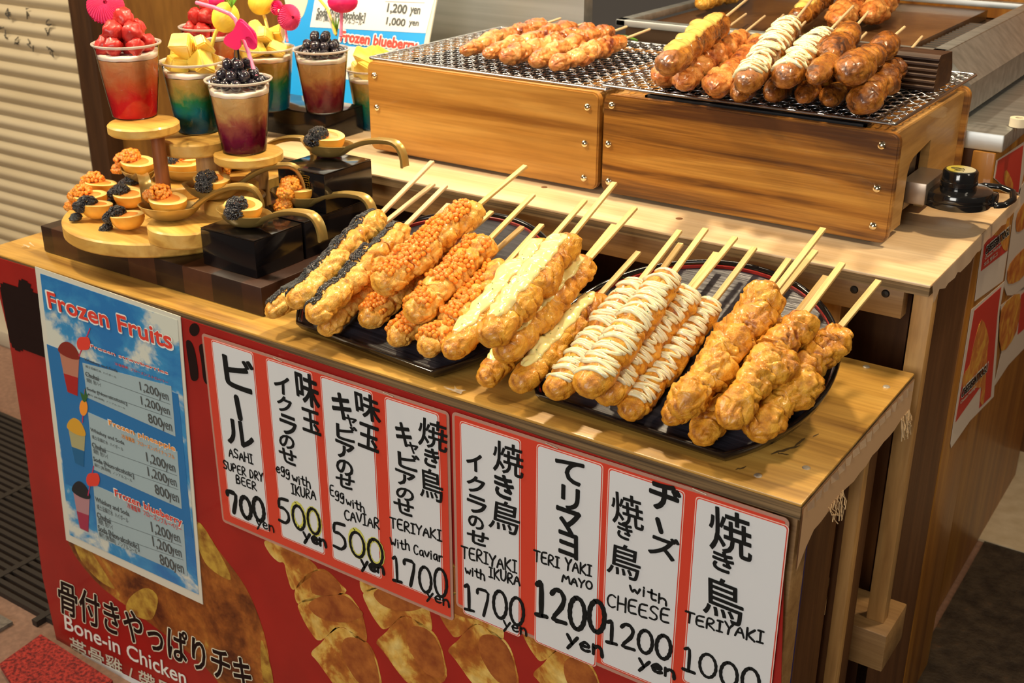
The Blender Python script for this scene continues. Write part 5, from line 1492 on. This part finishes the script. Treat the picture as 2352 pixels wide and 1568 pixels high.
def lump_mesh(seed, r, kind):
    rg = random.Random(seed)
    if kind == 'straw':
        vs, fs = ICO[3]; o = []
        for p in vs:
            v = Vector(p); k = 1 + .34 * noise.noise(v * 1.4 + Vector((seed, 0, 0))) + .14 * noise.noise(v * 3.4 + Vector((0, seed, 0)))
            tz = 1.15 if v.z < 0 else .92; o.append((v.x * r * k * (1 - .18 * max(0, -v.z)), v.y * r * k * (1 - .18 * max(0, -v.z)), v.z * r * k * tz))
        return MB().add(o, fs), STRAWB, 180
    if kind == 'pine':
        bm = bmesh.new(); a_ = rg.uniform(.5, .75)
        w0, w1, d_, h_ = r * rg.uniform(.3, .55), r * rg.uniform(.95, 1.2), r * rg.uniform(.95, 1.2), r * rg.uniform(.7, .95)
        c = [(-w0, -d_, -h_), (w0, -d_, -h_), (w1, d_, -h_), (-w1, d_, -h_), (-w0 * .9, -d_ * .9, h_), (w0 * .9, -d_, h_ * .8), (w1 * .9, d_ * .9, h_), (-w1, d_, h_ * .9)]
        v = [bm.verts.new([x * rg.uniform(.92, 1.08) for x in p]) for p in c]
        for f in ((0, 3, 2, 1), (4, 5, 6, 7), (0, 1, 5, 4), (1, 2, 6, 5), (2, 3, 7, 6), (3, 0, 4, 7)): bm.faces.new([v[i] for i in f])
        bmesh.ops.bevel(bm, geom=bm.edges[:], offset=r * .14, segments=3, affect='EDGES')
        return MB().from_bm(bm), PINEA, 45
    m = MB(); prof = [(0, -r), (r * .5, -r * .88), (r * .87, -r * .5), (r, 0), (r * .88, r * .48), (r * .6, r * .80), (r * .40, r * .92), (r * .34, r * 1.0), (r * .27, r * .93), (r * .2, r * .76), (0, r * .72)]
    m.lathe(prof, 20); return m, BERRY, 60


FR = {'straw': ('strawberry', 'frozen strawberry', 'strawberry'), 'pine': ('pineapple_chunk', 'frozen pineapple chunk', 'pineapple'), 'blue': ('blueberry', 'dark shiny blueberry', 'blueberry')}
PROTO = {}


def heap(base, kind, where, spots, r, seed, show=1.0):
    """countable fruit heaped on a cup: each its own object"""
    nm, lab, cat = FR[kind]; rg = random.Random(seed)
    for i, (x, y, z) in enumerate(spots):
        key = (kind, i % 4)
        if key not in PROTO:
            mm, mt_, sm = lump_mesh(i % 4 + 3, 1.0 * .01, kind); o = mm.build(nm, mt_, None, smooth=sm); PROTO[key] = o
        else:
            o = PROTO[key].copy(); COL.objects.link(o)
        s_ = r / .01 * rg.uniform(.92, 1.08)
        o.location = (base[0] + x, base[1] + y, base[2] + z); o.scale = (s_,) * 3
        o.rotation_euler = (rg.uniform(-.9, .9), rg.uniform(-.9, .9), rg.uniform(0, 6.3)) if kind != 'pine' else (rg.uniform(-.9, .9), rg.uniform(-.9, .9), rg.uniform(0, 6.3))
        tag(o, '%s in the heap on %s' % (lab, where), cat, 'fruit on ' + where)


def mound(r, seed, layers):
    """centres of touching fruit: list of (radius of ring, count, height)"""
    rg = random.Random(seed); o = []
    for R, cnt, z in layers:
        a0 = rg.uniform(0, 6.3)
        for k in range(cnt):
            a_ = a0 + 2 * pi * k / cnt + rg.uniform(-.12, .12); o.append((R * cos(a_), R * sin(a_), z + rg.uniform(-.12, .12) * r))
    return o


ST_L = [(.0275, 6, .102), (.005, 1, .102), (.0185, 4, .121), (.003, 1, .139)]
PI_L = [(.0255, 4, .103), (.004, 1, .108), (.0165, 3, .126)]
BL_L = [(.0320, 11, .0995), (.016, 5, .0990), (.0245, 8, .1115), (.009, 3, .1125), (.013, 4, .1245)]
cups = {}


def make(label, where, px, z, kind, seed, flutes=False, dxy=None):
    p = at(px[0], px[1], Z, z); b = (p.x, p.y, z + .0006)
    liq = {'straw': D_STRAW, 'pine': D_PINE, 'blue': D_BLUE}[kind]
    t, rad = cup(label, b, liq, seed, flutes)
    L, r = {'straw': (ST_L, .0140), 'pine': (PI_L, .0152), 'blue': (BL_L, .0080)}[kind]
    heap(b, kind, where, mound(r, seed, L), r, seed)
    cups[where] = Vector(b)


make('frozen strawberry drink on the pegged round board, front left cup', 'the front strawberry drink', (311, 266), .975, 'straw', 1)
make('frozen pineapple drink with blue base, front cup', 'the front pineapple drink', (458, 300), .9395, 'pine', 2)
make('frozen blueberry drink nearest the egg spoons', 'the blueberry drink nearest the eggs', (562, 346), .9265, 'blue', 3, True)
make('frozen pineapple drink on the left of the rear black box', 'the rear pineapple drink', (622, 250), .913, 'pine', 4)
make('frozen blueberry drink on the right of the rear black box', 'the rear blueberry drink', (746, 254), .913, 'blue', 5, True)
p7 = at(868, 290, Z, ZS); make('frozen pineapple drink half hidden by the left table grill', 'the pineapple drink beside the table grill', (862, 292), ZS, 'pine', 6)
p4 = at(492, 205, Z, .953)
make('frozen strawberry drink standing behind the front pineapple drink', 'the rear strawberry drink', (492, 205), .953, 'straw', 7)
disc('tall round pine board under the rear strawberry drink', (p4.x, p4.y), .047, ZS + .0005, .9525)
make('strawberry drink glimpsed between the rear pineapple and blueberry cups', 'the strawberry drink behind the rear black box', (700, 238), ZS, 'straw', 8) if False else None

# ------------------------------------------------------------------ straws with paper ornaments
PINKS = plain('pink_straw', (.86, .22, .38), .3, coat=.3); YELS = plain('yellow_straw', (.86, .70, .10), .3, coat=.3)
MAG = plain('magenta_paper', (.80, .012, .14), .5, sss=.1); PINKP = plain('pink_paper', (.85, .07, .24), .5, sss=.1)
YELP = plain('yellow_paper', (.92, .66, .06), .5, sss=.15); GRNP = plain('green_paper', (.20, .48, .05), .5); WHP = plain('white_paper', (.85, .82, .75), .5)


def face_cam(p):
    d = (CAM - p).normalized(); return d.to_track_quat('Z', 'Y').to_matrix().to_4x4()


def straw(label, pts, m_, group='cocktail straws', r=.0028):
    t = thing('cocktail_straw', label, 'straw', pts[0], group=group)
    o = Vector(pts[0]); q = []
    for i in range(len(pts) - 1):
        for k in range(5): q.append(Vector(pts[i]).lerp(Vector(pts[i + 1]), k / 5) - o)
    q.append(Vector(pts[-1]) - o)
    MB().tube(q, r, 10).build('tube', m_, t, smooth=60)
    return t, o


def pleated(par, o, c, R, m_, face, folds=36, depth=.35, hole=.12, thick=.006):
    """pleated paper rosette: ridged disc with a raised hub"""
    n = folds * 2; vs = []; fs = []; K = 6
    for side in (1, -1):
        for i in range(K + 1):
            f = hole + (1 - hole) * i / K
            for j in range(n):
                a_ = 2 * pi * j / n + .5 * f; z = side * thick * (1.2 - f ** 2) + (.0022 if j % 2 else -.0022) * f
                vs.append((R * f * cos(a_), R * f * sin(a_), z))
    for s_ in (0, 1):
        b0 = s_ * (K + 1) * n
        for i in range(K):
            for j in range(n):
                q = (b0 + i * n + j, b0 + i * n + (j + 1) % n, b0 + (i + 1) * n + (j + 1) % n, b0 + (i + 1) * n + j); fs.append(q if s_ == 0 else q[::-1])
    M = Matrix.Translation(Vector(c) - o) @ face
    MB().add(vs, fs, M).build('paper_rosette', m_, par, smooth=0)


def honeycomb(par, o, c, R, m_, face, sx=1.0, sy=1.0, name='honeycomb_ball'):
    n, k = 40, 14; vs = []; fs = []
    for i in range(k + 1):
        ph = pi * i / k
        for j in range(n):
            th = 2 * pi * j / n; rr_ = R * (1 + .045 * (1 if (j + i) % 2 else -1) * sin(ph))
            vs.append((rr_ * sin(ph) * cos(th) * sx, rr_ * cos(ph) * sy, rr_ * sin(ph) * sin(th) * sx))
    for i in range(k):
        for j in range(n): fs.append((i * n + j, i * n + (j + 1) % n, (i + 1) * n + (j + 1) % n, (i + 1) * n + j))
    MB().add(vs, fs, Matrix.Translation(Vector(c) - o) @ face).build(name, m_, par, smooth=35)


def leaves(par, o, c, n, L, m_, up=Vector((0, 0, 1)), spread=.8, name='paper_leaves'):
    m = MB(); rg = random.Random(n)
    for k in range(n):
        a_ = 2 * pi * k / n; d = (up + Vector((cos(a_), sin(a_), 0)) * spread * rg.uniform(.5, 1)).normalized(); s_ = d.cross(Vector((.3, .8, .2))).normalized() * L * .08
        b = Vector(c) - o; m.add([b - s_, b + s_, b + d * L * .6 + s_ * .7, b + d * L, b + d * L * .6 - s_ * .7], [(0, 1, 2, 3, 4)])
    ob = m.build(name, m_, par, smooth=0); md = ob.modifiers.new('t', 'SOLIDIFY'); md.thickness = .0006


def A(px, py, y): return at(px, py, Y, y)
c1 = cups['the front strawberry drink']; y1 = c1.y + .028
t, o = straw('pink straw with a pleated pink rosette in the front strawberry drink', [A(252, 118, y1 - .008), A(248, 70, y1), A(243, 28, y1 + .002)], PINKS)
c = A(243, 16, y1 - .004); pleated(t, o, c, .0265, PINKP, face_cam(c) @ Matrix.Rotation(-.5, 4, 'X'), thick=.012)
c2 = cups['the front pineapple drink']; y2 = c2.y + .03
t, o = straw('yellow straw with a yellow honeycomb pineapple in the front pineapple drink', [A(482, 120, y2 - .012), A(494, 78, y2), A(504, 60, y2 + .004)], YELS)
c = A(518, 40, y2 + .008); honeycomb(t, o, c, .019, YELP, face_cam(c) @ Matrix.Rotation(-.4, 4, 'Z'), 1, 1.15)
leaves(t, o, A(532, 16, y2 + .008), 9, .022, GRNP, Vector((.25, 0, 1)))
c3 = cups['the blueberry drink nearest the eggs']; y3 = c3.y + .02
t, o = straw('bent pink straw with a magenta paper bird in the blueberry drink nearest the eggs', [A(588, 175, y3 - .012), A(578, 145, y3 - .006), A(568, 112, y3), A(548, 64, y3 + .004), A(540, 44, y3 + .004), A(528, 32, y3 + .002), A(492, 17, y3), A(451, 6, y3 - .004)], PINKS, r=.003)
m = MB(); fc = A(556, 85, y3 - .008)
for (L, dz) in (([(549, 44), (570, 60), (586, 78), (589, 106), (582, 114), (570, 108), (563, 92), (552, 92), (552, 108), (543, 115), (526, 108), (514, 98), (517, 84), (535, 70)], 0), ([(551, 50), (575, 72), (588, 100), (572, 84), (558, 86)], -.004)):
    P = [A(x, y, y3 - .010 + dz) - o for x, y in smooth_poly(L, 3)]; k = len(P); nn_ = Vector((-.4, .9, .1)) * .004
    m.add(P + [q + nn_ for q in P], [tuple(range(k)), tuple(range(2 * k - 1, k - 1, -1))] + [(i, (i + 1) % k, k + (i + 1) % k, k + i) for i in range(k)])
m.build('paper_bird', MAG, t, smooth=0)
MB().tube([A(550, 150, y3 - .004) - o, A(546, 112, y3 - .004) - o], .0018, 8).build('black_pick', BLACKP, t)
c4 = cups['the rear pineapple drink']; y4 = c4.y + .02
t, o = straw('yellow straw with a yellow honeycomb ball in the rear pineapple drink', [A(616, 70, y4 - .01), A(608, 40, y4), A(602, 24, y4)], YELS)
c = A(599, 6, y4); honeycomb(t, o, c, .0205, YELP, face_cam(c))
t, o = straw('pink straw with a magenta fan at the right of the rear pineapple drink', [A(660, 96, y4 - .004), A(652, 40, y4 + .01), A(645, 20, y4 + .012)], PINKS, r=.002)
c = A(664, 40, y4 + .004); pleated(t, o, c, .0215, PINKP, face_cam(c) @ Matrix.Rotation(.6, 4, 'Y'), thick=.009)
c = A(636, 18, y4 + .002); pleated(t, o, c, .012, MAG, face_cam(c) @ Matrix.Rotation(.9, 4, 'Y'), 20, thick=.008)
MB().tube([A(640, 22, y4 - .004) - o, A(648, 42, y4 - .004) - o], .0022, 8).build('striped_bead', WHP, t)
c5 = cups['the rear blueberry drink']; y5 = c5.y + .02
t, o = straw('pink straw with a magenta honeycomb ball in the rear blueberry drink', [A(783, 84, y5 - .01), A(784, 50, y5), A(785, 20, y5)], PINKS)
c = A(787, 4, y5); honeycomb(t, o, c, .024, MAG, face_cam(c), 1, .75)
t, o = straw('yellow straw with grassy paper leaves in the rear blueberry drink', [A(772, 80, y5 - .006), A(762, 45, y5), A(752, 20, y5 + .006), A(730, -6, y5 + .006)], YELS, r=.0025)
leaves(t, o, A(772, 82, y5), 10, .030, GRNP, Vector((0, 0, 1)), .35); leaves(t, o, A(768, 78, y5), 7, .034, WHP, Vector((-.1, 0, 1)), .3)
c6 = cups['the rear strawberry drink']
t, o = straw('pink straw with a magenta ball in the rear strawberry drink', [A(480, 60, c6.y - .005), A(484, 25, c6.y), A(486, 5, c6.y)], PINKS, r=.0025)
c = A(497, 2, c6.y - .01); honeycomb(t, o, c, .012, MAG, face_cam(c))

# ------------------------------------------------------------------ second menu leaning behind the drinks
LEAN = radians(20); mp0 = at(985, 95, Y, .74)
mu, mv = Vector((1, 0, 0)), Vector((0, sin(LEAN), cos(LEAN))); mn = mu.cross(mv)


def G(px, py, d=0):
    return on_plane(px, py, mp0 + mn * d, mn)


BLUE2 = plain('menu_cyan', (.0, .32, .82), .4, coat=.3)
zbot = ZS + .001
def at_bottom(px, py):      # continue the sheet's side down to the shelf
    q = G(px, py); k = (q.z - zbot) / mv.z; return q - mv * k
def quad(P, name, m_, par, thick=.003):
    P = [Vector(p) for p in P]; k = len(P); b = [p - mn * thick for p in P]
    return MB().add(P + b, [tuple(range(k)), tuple(range(2 * k - 1, k - 1, -1))] + [(i, k + i, k + (i + 1) % k, (i + 1) % k) for i in range(k)]).build(name, m_, par, smooth=0)
br, tr_, bl_ = at_bottom(985, 95), G(1040, -60), at_bottom(655, 60)
tl_ = Vector((bl_.x, tr_.y, tr_.z))
m2 = quad([bl_, br, Vector((br.x, tr_.y, tr_.z)), tl_], 'menu_stand', POST, None)
tag(m2, 'blue frozen fruit menu leaning behind the cups on the upper shelf', 'sign')
off = lambda p, d: p + mn * d
inn = [off(bl_ + mu * .006 + mv * .006, .0006), off(br + mu * -.010 + mv * .006, .0006), off(Vector((br.x - .010, tr_.y, tr_.z)), .0006), off(tl_ + mu * .006, .0006)]
quad(inn, 'blue_field', BLUE2, m2, .0005)
WH2 = plain('menu_white', (.74, .76, .78), .4)
gp_ = lambda L, d: [G(x, y, d) for x, y in L]
quad(gp_([(712, 62), (728, -30), (1002, -20), (978, 76)], .0012), 'price_panel', WH2, m2, .0005)
quad(gp_([(690, 170), (700, 100), (975, 118), (955, 200)], .0012), 'price_panel', WH2, m2, .0005)
quad(gp_(smooth_poly([(655, -10), (704, -10), (702, 20), (690, 42), (665, 30)]), .0012), 'cup_print', plain('p_pale', (.50, .60, .48), .5), m2, .0005)
def gtxt(s, bl, tr, m_, bold, d=.0018):
    mm = MB(); fit_text(mm, s, bl, tr, d, bold, plane=G); mm.build('lettering', m_, m2, smooth=0)
gtxt('1,200', (888, 30), (936, 12), GREYTXT, .03); gtxt('yen', (940, 37), (966, 19), GREYTXT, .02)
gtxt('1,000', (886, 58), (932, 44), GREYTXT, .03); gtxt('yen', (938, 62), (962, 50), GREYTXT, .02)
gtxt('Soda [Non-alcoholic]', (726, 40), (840, 30), GREYTXT, .025); gtxt('蘇打 [無酒精] ノンアルコール', (724, 48), (832, 46), GREYTXT, .01)
gtxt('Frozen blueberry', (778, 102), (962, 92), WH2, .11, .0020); gtxt('Frozen blueberry', (780, 101), (960, 93), REDTXT, .045, .0024)
quad(gp_([(885, 4), (975, 7), (975, 5.6), (885, 2.6)], .0016), 'rule_line', plain('rule_red', (.6, .3, .3), .5), m2, .0003)

# ------------------------------------------------------------------ food posters on the cabinet side
PWHITE = plain('poster_white', (.78, .70, .62), .4, coat=.3); PRED = plain('poster_red', (.62, .022, .02), .4, coat=.3)
PFOOD = mat('poster_food', lambda nt, bs: (nt.links.new(ramp(nt, noise_tex(nt, coords(nt), 26, 4, .6, .6), [(.34, (.42, .10, .02)), (.5, (.62, .22, .04)), (.62, (.74, .42, .06)), (.75, (.70, .30, .10))]), bs.inputs['Base Color']), S(bs, rough=.45))[0])
PX = -.0115


def Hx(px, py, d=0): return at(px, py, X, PX + d)


def side_poly(L, d, name, m_, par, th=.0006):
    P = [Hx(x, y, d) for x, y in L]; k = len(P)
    return MB().add(P + [p + Vector((-th, 0, 0)) for p in P], [tuple(range(k)), tuple(range(2 * k - 1, k - 1, -1))] + [(i, k + i, k + (i + 1) % k, (i + 1) % k) for i in range(k)]).build(name, m_, par, smooth=0)


def poster(label, quadpx, parts, texts=(), px=-.0115):
    global PX
    PX = px
    o = side_poly(quadpx, .0008, 'food_poster', PWHITE, None); tag(o, label, 'poster', 'food posters on the cabinet')
    for L, nm, m_ in parts: side_poly(smooth_poly(L, 3) if nm == 'food_print' else L, .0012 if nm != 'food_print' else .0016, nm, m_, o, .0003)
    for s, bl, br_, tl_, m_, b_, dd in texts:
        mm = MB(); slant_text(mm, s, bl, br_, tl_, .0020 + dd, b_, Hx); mm.build('lettering', m_, o, smooth=0)
    return o


q1 = lambda x, y: (2150 + x / 4.48, 330 + y / 4.48); q2 = lambda x, y: (2150 + x / 3.733, 640 + y / 3.733)
Q1 = lambda *L: [q1(*p) for p in L]; Q2 = lambda *L: [q2(*p) for p in L]
poster('food poster just under the end of the upper shelf, red above and white below', Q1((500, 900), (770, 640), (735, 1120), (690, 1410), (400, 1620), (440, 1310)),
       [(Q1((515, 905), (765, 660), (735, 1100), (462, 1312)), 'red_field', PRED), (Q1((565, 880), (640, 800), (760, 690), (755, 820), (735, 1090), (680, 1060), (650, 950), (590, 940)), 'food_print', PFOOD)],
       [('CHEESEHATTOGU', q1(508, 1148), q1(755, 930), q1(516, 1058), WHITE, .0014, 0), ('CHEESEHATTOGU', q1(510, 1145), q1(753, 932), q1(518, 1062), INK_B, .0003, .0004),
        ('Cheese Hattogu', q1(498, 1205), q1(668, 1060), q1(502, 1165), PWHITE, .0002, 0), ('치즈 핫도그', q1(490, 1268), q1(630, 1150), q1(494, 1225), PWHITE, .0002, 0)])
poster('lowest food poster, red with a golden fried snack', Q2((305, 265), (590, 20), (545, 270), (495, 1010), (290, 1220), (130, 1450), (125, 1410)),
       [(Q2((330, 275), (560, 70), (530, 280), (470, 1010), (370, 1110), (390, 915), (168, 1230)), 'red_field', PRED), (Q2((392, 350), (450, 500), (440, 620), (430, 800), (410, 1060), (380, 1050), (385, 930), (240, 960), (235, 830), (290, 740), (320, 580)), 'food_print', PFOOD)],
       [('CHEESEHATTOGU', q2(215, 1025), q2(440, 790), q2(224, 945), WHITE, .0014, .0004), ('CHEESEHATTOGU', q2(217, 1022), q2(438, 793), q2(226, 950), INK_B, .0003, .0008), ('Cheese Hattogu', q2(206, 1085), q2(340, 940), q2(210, 1050), PWHITE, .0002, .0004)])
poster('tall food poster above the shelf end, red with fried food', Q1((625, 170), (905, -20), (905, 300), (860, 520), (740, 480), (595, 355)),
       [(Q1((640, 175), (900, 15), (850, 500), (740, 480), (610, 355)), 'red_field', PRED), (Q1((725, 270), (790, 400), (780, 480), (740, 470), (700, 370)), 'food_print', PFOOD)], px=-.0414)
poster('white food poster at the far right with orange pictures', Q1((860, 470), (960, 300), (1150, 130), (1100, 1400), (780, 1560), (730, 1560), (700, 1470), (790, 800)),
       [(Q1((840, 720), (960, 560), (930, 830), (830, 905)), 'food_print', PFOOD), (Q1((760, 1240), (960, 1050), (910, 1350), (745, 1440)), 'food_print', PFOOD)], px=-.0414)
poster('food poster right of the lowest one with brown fried pieces', Q2((555, 230), (790, 40), (790, 560), (620, 740), (495, 930), (560, 640)),
       [(Q2((560, 270), (720, 130), (690, 450), (560, 620)), 'food_print', PFOOD), (Q2((730, 140), (790, 80), (790, 400), (700, 480)), 'red_field', PRED)], px=-.0414)
